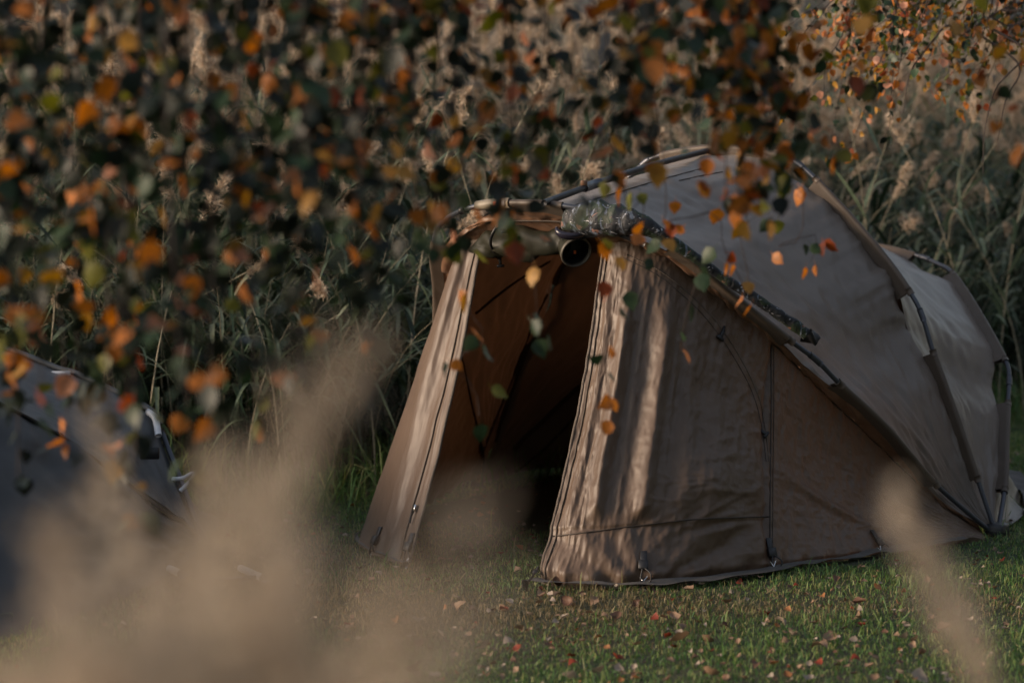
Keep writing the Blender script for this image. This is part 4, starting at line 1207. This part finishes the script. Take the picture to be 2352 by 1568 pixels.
def place_leaves(root, leaves, nmax, stuff_name, stuff_label, group=None):
    """leaves: (pos, rot3, scale, colour, kind). The nmax that show largest are parts, the rest one part"""
    def key(q):
        x, y = proj(q[0]); inside = -40 < x < 2390 and -40 < y < 1600
        return (0 if inside else 1, np.linalg.norm(q[0] - CAM) / q[2])
    leaves = sorted(leaves, key=key)
    rl = np.array(root.location)
    for p, R_, s, c, k in leaves[:nmax]:
        o = bpy.data.objects.new('leaf', LM[c][k]); COL.objects.link(o); o.parent = root
        o.matrix_local = Matrix.Translation(Vector(p - rl)) @ (R_.to_4x4() @ Matrix.Scale(s, 4))
    V = []; Fs = []; mi = []; n = 0
    for p, R_, s, c, k in leaves[nmax:]:
        V.append((LV[k] * s) @ np.array(R_).T + p); Fs += [[q + n for q in f] for f in LF[k]]; mi += [COLS.index(c)] * len(LF[k]); n += len(LV[k])
    if V:
        o = link(stuff_name, mesh_np(stuff_name, np.concatenate(V), Fs, [M['mass_' + c] for c in COLS], mi), root)
        o['kind'] = 'stuff'
def twig_leaves(r, pts, spacing, cols, probs, y0=None, out=0.02, smin=0.75, smax=1.15):
    L = np.concatenate([[0], np.cumsum(np.linalg.norm(np.diff(pts, axis=0), axis=1))])
    res = []; d = spacing * r.random()
    while d < L[-1]:
        p = np.array([np.interp(d, L, pts[:, k]) for k in range(3)])
        for _ in range(1 + (r.random() < 0.35)):
            o = r.normal(0, out, 3); c = r.choice(cols, p=probs)
            res.append((p + o, rotm(r), r.uniform(smin, smax), c, int(r.integers(0, 4))))
        d += spacing * r.uniform(0.5, 1.6)
    e = pts[-1]
    for _ in range(2): res.append((e + r.normal(0, 0.008, 3), rotm(r, 0.4), r.uniform(smin, smax), r.choice(cols, p=probs), int(r.integers(0, 4))))
    return res

def birch_front():
    r = np.random.default_rng(31)
    base = np.array([-3.0, 5.2, 0.0])
    root = empty('birch_tree', base); tag(root, 'weeping birch whose hanging twigs of orange and dark green leaves veil the view', 'tree')
    tr = crv(np.array([base + [0, 0, -0.1], base + [0.03, 0, 1.2], base + [-0.03, 0.02, 2.6], base + [0.05, 0, 4.4], base + [0.1, 0.1, 6.6]]), 30)
    MB().tube(tr, np.linspace(0.13, 0.03, 30), n=14).build('trunk', M['bark'], root)
    limbs = []
    for ctrl, r0 in [([(-2.98, 5.2, 2.0), (-2.2, 4.7, 2.5), (-1.2, 4.35, 2.62), (-0.3, 4.4, 2.45), (0.3, 4.7, 2.3)], 0.035),
                     ([(-3.0, 5.2, 2.9), (-1.8, 4.9, 3.3), (-0.4, 4.9, 3.1), (0.5, 5.2, 2.75), (1.0, 5.6, 2.5)], 0.04),
                     ([(-3.0, 5.2, 2.4), (-2.2, 4.3, 2.6), (-1.2, 3.9, 2.5), (-0.5, 3.9, 2.3)], 0.03),
                     ([(-2.95, 5.2, 3.6), (-1.6, 5.4, 3.9), (0.3, 5.9, 3.4), (1.2, 6.4, 2.9)], 0.04)]:
        q = crv(np.array(ctrl), 40); limbs.append(q)
        MB().tube(q, np.linspace(r0, 0.006, 40), n=8).build('branch', M['twig'], root)
    allq = np.vstack(limbs)
    leaves = []
    def strand(x0, x1, y1, Y, cols, probs, sp=0.021, ystart=-260, jit=16, out=0.018, leafy_from=-200, side=True, smax=1.15, taper=0.0):
        n = 9; f = np.linspace(0, 1, n)
        xs = x0 + (x1 - x0) * f ** 1.3 + np.cumsum(r.normal(0, jit / 3, n)); ys = ystart + (y1 - ystart) * f
        Ys = Y + 0.10 * np.cumsum(r.normal(0, 0.3, n))
        P = np.array([at(a, b, c) for a, b, c in zip(xs, ys, Ys)])
        top = allq[np.argmin(((allq - (P[0] + [0, 0, 0.25])) ** 2).sum(1))]
        full_ = crv(np.vstack([top, (top + P[0]) / 2 + [0, 0, 0.12], P]), 46)
        tw = MB().tube(full_, np.linspace(0.0042, 0.0014, 46), n=5)
        lower = crv(P, 40)
        leaves.extend(twig_leaves(r, lower, sp, cols, probs, out=out, smax=smax))
        # side twiglets
        if side:
            for _ in range(int(r.integers(1, 5))):
                i = int(r.integers(3, 34)); st_ = lower[i]
                d = np.array([r.normal(0, 0.10), r.normal(0, 0.10), -r.uniform(0.05, 0.16)])
                q = crv(np.array([st_, st_ + d * 0.5 + [0, 0, 0.02], st_ + d]), 8)
                tw.tube(q, np.linspace(0.0013, 0.0007, 8), n=4)
                leaves.extend(twig_leaves(r, q, sp, cols, probs, out=0.014, smax=smax))
        tw.build('twig', M['twig'], root)
    mass = (COLS, [0.095, 0.045, 0.02, 0.21, 0.57, 0.045, 0.015])     # orange amber rust green dark olive pink
    warm = (COLS, [0.27, 0.14, 0.05, 0.18, 0.24, 0.09, 0.03])
    mix = (COLS, [0.13, 0.07, 0.045, 0.25, 0.40, 0.085, 0.02])
    for i in range(28):
        x = -110 + 970 * (i + 0.5 + 0.9 * (r.random() - 0.5)) / 28
        end = r.uniform(480, 1000) - 0.14 * max(0, x - 300)
        if r.random() < 0.25: end += 90
        strand(x, x + r.normal(0, 25), end, r.uniform(3.9, 4.9), *mass, sp=0.034, jit=10)
    # dense top band on the left
    for i in range(2):
        x = -60 + 900 * (i + r.random()) / 2
        strand(x, x + r.normal(0, 40), r.uniform(150, 420), r.uniform(4.2, 5.0), *mass, sp=0.024)
    # sparse low ends on the left over the grey tent
    for x, e in [(30, 1090), (110, 1010), (235, 1030), (300, 980), (340, 1170), (455, 1060), (590, 960), (700, 760)]:
        strand(x - 20, x, e, r.uniform(4.3, 5.0), *mix, sp=0.045, side=False)
    # the middle
    for x, e, Y in [(868, 600, 4.6), (890, 480, 4.7), (912, 330, 4.7), (950, 520, 4.9), (962, 260, 4.8), (1010, 560, 4.8), (1035, 440, 4.9), (1062, 540, 4.9), (1085, 300, 4.8),
                    (1150, 480, 5.0), (1172, 360, 4.8), (1192, 520, 4.9), (1245, 230, 5.0), (1262, 330, 4.9), (1420, 250, 4.9), (1448, 320, 4.9), (1476, 260, 4.8), (1500, 360, 5.0), (1545, 230, 4.9), (1600, 150, 5.0)]:
        strand(x + r.normal(0, 10), x, e, Y, *mix, sp=0.042, jit=9)
    # the strong tassel over the tent roof
    for x, e, Y in [(1640, 300, 5.2), (1670, 470, 5.3), (1700, 500, 5.2), (1725, 440, 5.3), (1750, 490, 5.2), (1775, 330, 5.3), (1795, 400, 5.4), (1815, 300, 5.2), (1690, 260, 5.0), (1735, 250, 5.1)]:
        strand(x - 10, x, e, Y, *warm, sp=0.026, jit=9)
    # sparse trailing ends in front of the brown tent
    def few(lst, Y, c):
        """single leaves on one fine trailing twig: (x, y) px positions from the top down"""
        P = np.array([at(x_, y_, Y + 0.02 * k) for k, (x_, y_) in enumerate(lst)])
        s = at(lst[0][0] - 5, -260, Y); top = allq[np.argmin(((allq - (s + [0, 0, 0.2])) ** 2).sum(1))]
        q = crv(np.vstack([top, s, P]), 50)
        MB().tube(q, np.linspace(0.0026, 0.0011, 50), n=4).build('twig', M['twig'], root)
        for k, p in enumerate(P):
            for _ in range(1 + (r.random() < 0.5)):
                leaves.append((p + r.normal(0, 0.012, 3), rotm(r, 0.5), r.uniform(0.8, 1.1), c[k % len(c)] if r.random() < 0.75 else r.choice(['orange', 'olive', 'green']), int(r.integers(0, 4))))
    few([(1040, 430), (1030, 520), (1058, 570), (1062, 650), (1085, 730), (1120, 780), (1040, 830), (1090, 890), (1100, 955)], 5.6, ['green', 'pink', 'green', 'amber', 'orange', 'green', 'dark', 'olive', 'green'])
    few([(1190, 480), (1215, 540), (1225, 605), (1235, 725), (1250, 750)], 5.5, ['green', 'olive', 'amber', 'green', 'green'])
    few([(1395, 420), (1385, 545), (1420, 570), (1405, 640), (1440, 660), (1400, 700), (1410, 765), (1390, 830), (1400, 905), (1405, 950)], 5.6, ['olive', 'orange', 'amber', 'rust', 'green', 'dark', 'orange', 'green', 'orange', 'green'])
    few([(1435, 440), (1480, 450), (1475, 515), (1520, 545), (1500, 590), (1600, 610), (1585, 690), (1570, 750), (1575, 800)], 5.9, ['olive', 'olive', 'orange', 'amber', 'green', 'dark', 'green', 'green', 'olive'])
    few([(1530, 450), (1525, 500), (1580, 500), (1650, 490), (1660, 570), (1680, 600), (1700, 640), (1725, 670), (1690, 500)], 6.0, ['orange', 'rust', 'amber', 'orange', 'rust', 'orange', 'amber', 'amber', 'amber'])
    few([(1790, 430), (1780, 480), (1835, 420), (1840, 545), (1775, 565), (1880, 540), (1862, 602)], 6.2, ['green', 'olive', 'orange', 'green', 'orange', 'rust', 'orange'])
    few([(1715, 450), (1720, 510), (1760, 470)], 6.0, ['amber', 'amber', 'green'])
    # loose single twigs crossing the far right top
    for x, e, Y in [(2000, 60, 4.8), (2230, 170, 5.0), (2330, 330, 4.8), (2290, 260, 5.2)]:
        few([(x, -40), (x - 5, e * 0.3), (x + 4, e * 0.7), (x, e)], Y, ['olive', 'amber', 'rust', 'orange'])
    print('front birch leaves', len(leaves))
    place_leaves(root, leaves, 300, 'foliage', None)
birch_front()

def birch_back():
    r = np.random.default_rng(77)
    base = np.array([3.7, 11.2, 0.0])
    root = empty('birch_tree', base); tag(root, 'smaller birch at the upper right with fine orange leaves in front of the reeds', 'tree')
    tr = crv(np.array([base + [0, 0, -0.1], base + [-0.05, 0, 1.5], base + [0.02, 0.05, 3.2], base + [0.1, 0, 5.5]]), 24)
    MB().tube(tr, np.linspace(0.10, 0.02, 24), n=12).build('trunk', M['bark'], root)
    leaves = []
    cols, pr = COLS, [0.20, 0.13, 0.04, 0.26, 0.10, 0.18, 0.09]
    lim = []
    for ctrl in [[(3.7, 11.2, 2.0), (3.0, 10.8, 2.5), (2.4, 10.5, 2.45), (1.7, 10.3, 2.2)], [(3.7, 11.2, 2.6), (2.8, 10.9, 3.0), (1.9, 10.5, 2.7), (1.3, 10.3, 2.35)],
                 [(3.7, 11.2, 1.8), (2.9, 10.7, 2.15), (2.2, 10.4, 2.05), (1.9, 10.3, 1.9)], [(3.7, 11.2, 2.2), (3.0, 11.2, 2.6), (2.2, 11.0, 2.5), (1.5, 10.8, 2.3)]]:
        q = crv(np.array(ctrl), 40); lim.append(q); MB().tube(q, np.linspace(0.03, 0.004, 40), n=7).build('branch', M['twig'], root)
    al = np.vstack(lim)
    for i in range(34):
        x0 = r.uniform(1880, 2420); y1 = r.choice([r.uniform(20, 150), r.uniform(100, 260), r.uniform(200, 420)], p=[0.45, 0.38, 0.17])
        Y = r.uniform(9.9, 10.9)
        s = at(x0 + 60, -60, Y); e = at(x0 - r.uniform(0, 120), y1, Y + 0.1)
        top = al[np.argmin(((al - s) ** 2).sum(1))]
        m_ = (s + e) / 2 + r.normal(0, 0.03, 3)
        q = crv(np.vstack([top, s, m_, e]), 40)
        tw = MB().tube(q, np.linspace(0.0045, 0.001, 40), n=5)
        leaves.extend(twig_leaves(r, q[10:], 0.042, cols, pr, out=0.03, smin=0.6, smax=0.95))
        for _ in range(3):
            st_ = q[int(r.integers(12, 36))]; d = np.array([r.normal(-0.05, 0.1), r.normal(0, 0.1), -r.uniform(0.05, 0.2)])
            k = crv(np.array([st_, st_ + d * 0.5 + [0, 0, 0.02], st_ + d]), 8); tw.tube(k, 0.0012, n=4)
            leaves.extend(twig_leaves(r, k, 0.045, cols, pr, out=0.02, smin=0.6, smax=0.95))
        tw.build('twig', M['twig'], root)
    # bare dark sticks hanging at the right edge
    for pts in ([(2352, 120), (2290, 200), (2262, 300), (2258, 400)], [(2340, 150), (2310, 230), (2290, 330)], [(2175, 60), (2130, 110), (2090, 170), (2075, 260)], [(2380, 30), (2320, 60), (2270, 40), (2200, 70)]):
        P = np.array([at(a, b, 10.1) for a, b in pts]); top = al[np.argmin(((al - P[0]) ** 2).sum(1))]
        MB().tube(crv(np.vstack([top, P]), 30), np.linspace(0.007, 0.0015, 30), n=6).build('twig', M['twig'], root)
    print('back birch leaves', len(leaves))
    place_leaves(root, leaves, 300, 'foliage', None)
birch_back()

# ================================================================== FALLEN LEAVES
def fallen():
    r = np.random.default_rng(5)
    meshes = {}
    for c in FALLCOL:
        meshes[c] = []
        for i in range(4):
            rr = np.random.default_rng(900 + i)
            prof = [(0.0, 0.15), (0.1, 0.75), (0.3, 1.05), (0.55, 0.95), (0.8, 0.55), (1.0, 0.05)]
            V = []; cu = [0.5, -0.6, 0.9, 0.2][i]; tw = [0.4, -0.3, 0.8, 0.1][i]; L_ = 0.045
            for k, (f, w) in enumerate(prof):
                ww = w * 0.019 * (1 + 0.12 * (-1) ** k); x_ = (f - 0.5) * L_
                z = cu * L_ * 1.2 * (f - 0.45) ** 2 + 0.002
                V += [(x_, -ww, z + ww * (0.5 + tw * f)), (x_, 0, z), (x_, ww, z + ww * (0.7 - tw * f))]
            V = np.array(V); V[:, 2] -= V[:, 2].min()
            V = np.vstack([V, [[-0.5 * L_ - 0.014, 0.0006, 0.004], [-0.5 * L_ - 0.014, -0.0006, 0.004], [-0.5 * L_, -0.0008, V[1][2]], [-0.5 * L_, 0.0008, V[1][2]]]])
            Fs = []
            for k in range(len(prof) - 1):
                a = k * 3; Fs += [[a, a + 1, a + 4, a + 3], [a + 1, a + 2, a + 5, a + 4]]
            Fs.append([18, 19, 20, 21])
            meshes[c].append(mesh_np('fallen_leaf', V, Fs, M['fall_' + c]))
    spots = [(1187, 1509, 'red', 1.3, 'bright red leaf standing up in the grass at the bottom'),
             (1318, 1534, 'red', 0.9, 'red leaf beside a pale one near the bottom middle'),
             (1416, 1520, 'red', 1.2, 'wide rusty red leaf near the bottom, right of the small red one'),
             (1506, 1436, 'red', 1.0, 'dark red leaf in the grass below the second peg'),
             (1564, 1483, 'tan', 2.0, 'largest tan leaf, curled open on the lawn at the lower right'),
             (1169, 1492, 'pale', 1.1, 'round pale leaf just behind the bright red one'),
             (1117, 1499, 'pale', 1.4, 'grey white leaf left of the bright red one'),
             (1298, 1437, 'pale', 1.0, 'pale folded leaf in the green grass below the front wall'),
             (1548, 1434, 'tan', 1.2, 'tan leaf beside the dark red one below the second peg'),
             (1240, 1384, 'tan', 1.2, 'tan leaf just below the right corner of the doorway'),
             (1275, 1356, 'brown', 1.2, 'brown leaf touching the mud flap near the door corner'),
             (963, 1442, 'pale', 1.7, 'pale double leaf on the worn grass left of the middle'),
             (1193, 1275, 'orange', 1.1, 'orange leaf on the grass inside the tent doorway'),
             (1158, 1418, 'red', 1.0, 'dark red leaf on the lawn in front of the doorway'),
             (1305, 1401, 'brown', 1.1, 'dark brown leaf below the first peg of the front wall'),
             (1366, 1560, 'pale', 1.7, 'big pale leaf at the very bottom of the lawn'),
             (1581, 1368, 'tan', 1.2, 'tan leaf tilted on the grass between the first two pegs'),
             (1490, 1352, 'orange', 1.1, 'orange leaf lying against the first peg'),
             (1630, 1560, 'tan', 1.5, 'tan leaf cut by the bottom edge of the view'),
             (2075, 1480, 'pale', 1.3, 'pale leaf on the lawn left of the blurred dry plume'),
             (1905, 1480, 'tan', 1.4, 'broad tan leaf in the grass at the lower right'),
             (1790, 1445, 'pale', 1.2, 'pale leaf lying between the lower right tan leaves')]
    def put(x, y, c, s, lab, k, lift=0.02):
        g = gnd(x, y); o = bpy.data.objects.new('fallen_leaf', meshes[c][k]); COL.objects.link(o)
        o.location = Vector((g[0], g[1], hz(g[0], g[1]) + lift * r.uniform(0.7, 1.2)))
        o.rotation_euler = (r.normal(0, 0.4), r.normal(0, 0.4), r.uniform(0, 6.28)); o.scale = (s, s, s)
        tag(o, lab, 'leaf', 'fallen leaves on the lawn')
    for i, (x, y, c, s, lab) in enumerate(spots): put(x, y, c, s * 0.72, lab, i % 4, 0.024)
    def area(x, y):
        if y < 1330 and 960 < x < 1235: return 'on the grass just inside the tent doorway'
        if x < 700: return 'on the grass between the two tents'
        if x < 1230 and y < 1440: return 'on the worn lawn before the doorway'
        if x > 2250 and y < 1330: return 'beside the pole feet of the brown tent'
        if y < 1400: return 'along the hem of the brown tent'
        if y > 1510: return 'at the bottom of the lawn'
        return 'scattered on the open lawn in front of the brown tent'
    LANDM = [(1187, 1509, 'the bright red leaf'), (1564, 1483, 'the big curled tan leaf'), (963, 1442, 'the pale double leaf'), (1478, 1342, 'the first peg of the front wall'),
             (1768, 1312, 'the corner seam peg'), (2013, 1276, 'the third hem peg'), (2290, 1232, 'the feet of the tent poles'), (1206, 1345, 'the corner cord peg'), (1080, 1310, 'the tent doorway'),
             (604, 1327, 'the metal frame'), (1905, 1480, 'the broad tan leaf at the lower right'), (2230, 1480, 'the blurred lone plume'), (1366, 1560, 'the big pale leaf at the bottom'), (1506, 1436, 'the dark red leaf'),
             (2075, 1480, 'the pale leaf near the lone plume'), (1240, 1384, 'the tan leaf at the door corner'), (1000, 1545, 'the bottom left corner of the clear lawn'), (1750, 1560, 'the bottom middle edge'), (1298, 1437, 'the pale folded leaf')]
    seen = {}
    n = 0
    while n < 215:
        x = r.uniform(600, 2352); y = 1568 - 330 * r.random() ** 1.35
        hem = np.interp(x, [600, 820, 940, 1238, 1480, 1770, 2010, 2262, 2352], [1200, 1250, 1310, 1352, 1356, 1322, 1285, 1245, 1230])
        if y < hem + 6 and not (960 < x < 1235 and y > 1245): continue
        if x < 900 and r.random() < 0.4: continue
        c = r.choice(list(FALLCOL), p=[0.42, 0.20, 0.27, 0.04, 0.07]); s = r.uniform(0.28, 0.75) if r.random() < 0.9 else r.uniform(0.85, 1.15)
        sz = 'large' if s > 0.85 else 'small' if s < 0.52 else 'curled'
        lm = min(LANDM, key=lambda q: (q[0] - x) ** 2 + (2 * (q[1] - y)) ** 2)
        dx, dy = x - lm[0], y - lm[1]
        dr = ('right of' if dx > 0 else 'left of') if abs(dx) > 1.5 * abs(dy) else ('in front of' if dy > 0 else 'behind')
        base_ = '%s %s leaf %s %s' % (sz, c, dr, lm[2]); seen[base_] = seen.get(base_, 0) + 1
        if seen[base_] > 1: base_ = ['', '', 'second ', 'third ', 'fourth ', 'fifth ', 'sixth ', 'seventh '][min(7, seen[base_])] + base_
        put(x, y, c, s, base_, int(r.integers(0, 4))); n += 1
    # crumbs of leaves too small to pick apart
    V = []; Fs = []; mi = []; m = 0
    base = [np.array([v.co[:] for v in meshes['tan'][i].vertices]) for i in range(4)]; bf = [[list(p.vertices) for p in meshes['tan'][i].polygons] for i in range(4)]
    for _ in range(1500):
        y = r.uniform(6.2, 11.5); x = r.uniform(-0.24, 0.24) * y * 1.1; k = int(r.integers(0, 4)); s = r.uniform(0.2, 0.6)
        if y > reed_edge(x): continue
        R_ = np.array(Matrix.Rotation(r.uniform(0, 6.28), 3, 'Z') @ Matrix.Rotation(r.normal(0, 0.5), 3, 'X'))
        V.append((base[k] * s) @ R_.T + [x, y, float(hz(x, y)) + 0.015]); Fs += [[q + m for q in f] for f in bf[k]]; mi += [int(r.choice(5, p=[0.36, 0.24, 0.2, 0.09, 0.11]))] * len(bf[k]); m += len(base[k])
    o = link('leaf_litter', mesh_np('leaf_litter', np.concatenate(V), Fs, [M['fall_' + c] for c in FALLCOL], mi))
    tag(o, 'tiny scraps of dead leaves strewn through the lawn', 'leaf litter', None, 'stuff')
fallen()

# ================================================================== DRY REED PLUMES CLOSE TO THE CAMERA
NEAR = [
 (520, 1300, 955, 735, 1.35, 0.030, 'long dry plume reaching diagonally up towards the open tent doorway', 0.4),
 (430, 1400, 740, 960, 1.25, 0.028, 'dry plume just below the long diagonal one', 0.15),
 (560, 1500, 620, 1100, 1.25, 0.03, 'upright dry plume under the diagonal plume', 0.2),
 (250, 1450, 215, 850, 1.9, 0.025, 'tall narrow dry plume rising in front of the grey tent peak', 0.25),
 (455, 1450, 480, 960, 1.8, 0.025, 'dry plume standing right of the grey tent corner', 0.25),
 (330, 1500, 345, 1090, 1.7, 0.028, 'dry plume in front of the dark wall of the grey tent', 0.25),
 (130, 1500, 95, 1150, 1.30, 0.045, 'dry plume low in front of the grey tent at the left', 0.25),
 (420, 1560, 420, 1190, 1.35, 0.035, 'thick dry plume below the middle of the grey tent', 0.4),
 (900, 1720, 1010, 1060, 0.95, 0.040, 'faint dry plume crossing the left foot of the brown tent', 0.0),
 (2330, 1800, 2000, 1035, 1.7, 0.013, 'single dry plume leaning over the right side of the brown tent', 1.0),
 (820, 1700, 860, 1330, 0.95, 0.045, 'dry plume right of the thick mass at the bottom', 0.3),
 (700, 1640, 700, 1240, 1.05, 0.050, 'dry plume at the bottom below the metal frame', 0.5),
]
def near_reed(bx, by, tx, ty, Y, w, lab, dens, seed, leaf=2):
    r = np.random.default_rng(seed)
    b = at(bx, by, Y); t_ = at(tx, ty, Y + r.uniform(-0.03, 0.05)); ax = t_ - b; L_ = np.linalg.norm(ax)
    foot = np.array([b[0] - ax[0] * 0.3 + r.normal(0, 0.03), Y + r.normal(0, 0.05), -0.02])
    root = empty('reed', foot); tag(root, lab, 'reed', 'dry reeds close to the camera')
    MB().tube(crv(np.array([foot, foot * 0.5 + b * 0.5 + [0.01, 0, 0.0], b, b + ax * 0.5]), 24), np.linspace(0.003, 0.0012, 24), n=5).build('stem', M['plume_near'], root)
    v, f = plume_geo(b, ax, L_ * 1.12, w, r, nb=int(15 * dens) + 5, per=11, size=1.3)
    link('plume', mesh_np('plume', v, f, M['plume_near']), root)
    for k in range(leaf):
        p = foot + (b - foot) * r.uniform(0.6, 0.9); a = r.uniform(0, 6.28); s = np.linspace(0, 1, 7)[:, None]
        o = np.array([math.cos(a), 0.35 * math.sin(a), 0]); ln = r.uniform(0.15, 0.26)
        pts = p + ln * (o * 0.8 * s + np.array([0, 0, 1.0]) * (0.7 * s - 0.9 * s ** 2))
        v, f = ribbon(pts, 0.009 * np.array([0.5, 0.95, 1, 0.95, 0.75, 0.45, 0.05])); link('leaf', mesh_np('leaf', v, f, M['plume_near']), root)
for i, a in enumerate(NEAR): near_reed(*a, 1300 + i)
_r = np.random.default_rng(66)
WHERE = ['at the far left bottom corner', 'at the left of the bottom edge', 'left of the middle of the bottom plume mass', 'in the middle of the bottom plume mass', 'right of the middle of the bottom plume mass', 'at the right end of the bottom plume mass']
ORD = 'first second third fourth fifth sixth seventh eighth ninth tenth eleventh twelfth thirteenth fourteenth fifteenth sixteenth seventeenth eighteenth nineteenth twentieth twenty-first twenty-second twenty-third twenty-fourth'.split()
for i in range(20):
    x = -40 + 880 * (i + _r.random()) / 20
    top = _r.uniform(1310, 1520) + 0.08 * max(0, x - 500)
    near_reed(x + _r.normal(0, 60), 1830, x, top, _r.uniform(0.9, 1.6), 0.045, '%s dry plume of the soft mass along the bottom edge, counted from the left' % ORD[i], 0.40, 1400 + i, leaf=1)

# ================================================================== FAR TREES
def far_tree(x, Y, h, tw, cw, lab, seed, n=1000, crown_from=0.25, dens=1.0):
    r = np.random.default_rng(seed)
    root = empty('tree', (x, Y, 0)); tag(root, lab, 'tree', 'trees beyond the reeds')
    b = np.array([x, Y, -0.1])
    q = crv(np.array([b, b + [r.normal(0, 0.15), 0, h * 0.35], b + [r.normal(0, 0.4), 0, h * 0.7], b + [r.normal(0, 0.5), 0, h]]), 24)
    MB().tube(q, np.linspace(tw, tw * 0.2, 24), n=12).build('trunk', M['farbark'], root)
    for k in range(9):
        st_ = q[int(r.integers(5, 21))]; a = r.uniform(0, 6.28); l = cw * r.uniform(0.5, 1.0)
        e = st_ + np.array([math.cos(a) * l, math.sin(a) * l, l * r.uniform(0.3, 1.1)])
        MB().tube(crv(np.array([st_, (st_ + e) / 2 + [0, 0, -0.1 * l], e]), 12), np.linspace(tw * 0.35, tw * 0.06, 12), n=6).build('branch', M['farbark'], root)
    # crown: leaf clumps gathered round branch ends
    cl = []
    for k in range(46):
        a = r.uniform(0, 6.28); hh = h * (crown_from + (1.05 - crown_from) * r.random()); rr = cw * math.sqrt(r.random()) * (1 - 0.55 * abs(2 * (hh / h - crown_from) / (1.05 - crown_from) - 0.9) ** 2)
        cl.append((x + rr * math.cos(a), Y + rr * math.sin(a), hh))
    cl = np.array(cl); m = int(n * dens)
    c = cl[r.integers(0, len(cl), m)] + r.normal(0, 0.34, (m, 3)) * np.array([1, 1, 0.8]) * cw / 2.5
    c[:, 2] = np.maximum(c[:, 2], 0.3)
    d1 = unit(r.normal(0, 1, (m, 3))); d2 = unit(np.cross(d1, r.normal(0, 1, (m, 3)))); s = 0.11 * r.uniform(0.5, 1.4, (m, 1))
    V = np.stack([c - d1 * s, c - d2 * s * 0.6, c + d1 * s, c + d2 * s * 0.6], 1).reshape(-1, 3)
    link('crown', mesh_np('crown', V, np.arange(m * 4).reshape(-1, 4), M['farhazed'], smooth=False), root)
FAR = [(-5.2, 27, 9, 0.16, 2.2), (-3.9, 30, 11, 0.2, 2.6), (-2.6, 26, 8, 0.15, 2.0), (-1.3, 32, 12, 0.22, 2.6), (-0.3, 29, 7, 0.12, 1.8),
       (0.86, 28, 12, 0.26, 2.4), (2.0, 33, 10, 0.2, 2.4), (3.1, 27, 8, 0.15, 2.2), (4.3, 31, 11, 0.2, 2.6), (5.5, 28, 9, 0.16, 2.4), (6.8, 33, 12, 0.22, 2.8), (-6.8, 33, 12, 0.22, 2.8)]
NM = ['farthest left tree beyond the reeds, thin trunked', 'tall leafy tree beyond the reeds at the left', 'small bushy tree beyond the reeds behind the birch veil', 'tall tree beyond the reeds left of the thick pale trunk',
      'low bushy tree close to the left of the thick pale trunk', 'tree with a thick pale trunk showing above the reeds', 'tree beyond the reeds right of the thick pale trunk', 'small tree beyond the reeds above the tent roof',
      'tall tree beyond the reeds behind the orange birch', 'tree beyond the reeds at the right edge of the view', 'broad tree beyond the reeds, farthest right', 'broad tree beyond the reeds, outermost on the left']
for i, (a, lab) in enumerate(zip(FAR, NM)): far_tree(*a, lab, 2100 + i, n=1500, crown_from=0.62 if i == 5 else 0.12, dens=0.5 if i == 5 else 1.0)
def far_wood():
    r = np.random.default_rng(9); m = 42000
    m = 30000; x = r.uniform(-22, 22, m); y = r.uniform(46, 58, m); top = 4.6 + 3.2 * vn(x * 0.30, y * 0.1) * 2 + 1.2 * vn(x * 1.2, y * 0.3)
    z = top * r.random(m) ** 0.8
    c = np.stack([x, y, z], 1); d1 = unit(r.normal(0, 1, (m, 3))); d2 = unit(np.cross(d1, r.normal(0, 1, (m, 3)))); s = 0.30 * r.uniform(0.5, 1.4, (m, 1))
    V = np.stack([c - d1 * s, c - d2 * s * 0.6, c + d1 * s, c + d2 * s * 0.6], 1).reshape(-1, 3)
    o = link('treeline', mesh_np('treeline', V, np.arange(m * 4).reshape(-1, 4), M['farhazed'], smooth=False))
    tag(o, 'haze-coloured wood on the far shore beyond the reeds', 'woodland', None, 'stuff')
far_wood()

def near_wood():
    """trees round the clearing, out of the picture: behind the viewpoint and on both sides, open towards the low sun"""
    r = np.random.default_rng(19); V = []
    m = 26000
    a = r.uniform(0, 2 * math.pi, m); rad = r.uniform(17, 23, m)
    x = rad * np.cos(a) + 0.5; y = rad * np.sin(a) * 1.0 + 6.0
    top = 8.5 + 3 * vn(a * 4, rad * 0.1) * 2
    z = top * r.random(m) ** 0.85
    c = np.stack([x, y, z], 1)
    d = np.stack([x, y - 8], 1); d /= np.linalg.norm(d, axis=1)[:, None]
    sun2 = np.array([SUN_AZ.x, SUN_AZ.y])
    ok = (d @ sun2) < math.cos(math.radians(34))
    ok &= ~((y > 3) & (np.abs(x) < y * 0.36 + 3.0))          # not in the view
    c = c[ok]; m = len(c)
    d1 = unit(r.normal(0, 1, (m, 3))); d2 = unit(np.cross(d1, r.normal(0, 1, (m, 3)))); s_ = 0.42 * r.uniform(0.5, 1.4, (m, 1))
    V = np.stack([c - d1 * s_, c - d2 * s_ * 0.6, c + d1 * s_, c + d2 * s_ * 0.6], 1).reshape(-1, 3)
    o = link('woodland', mesh_np('woodland', V, np.arange(m * 4).reshape(-1, 4), M['farleaf'], smooth=False))
    tag(o, 'wood round the clearing beyond the edges of the picture', 'woodland', None, 'stuff')
near_wood()
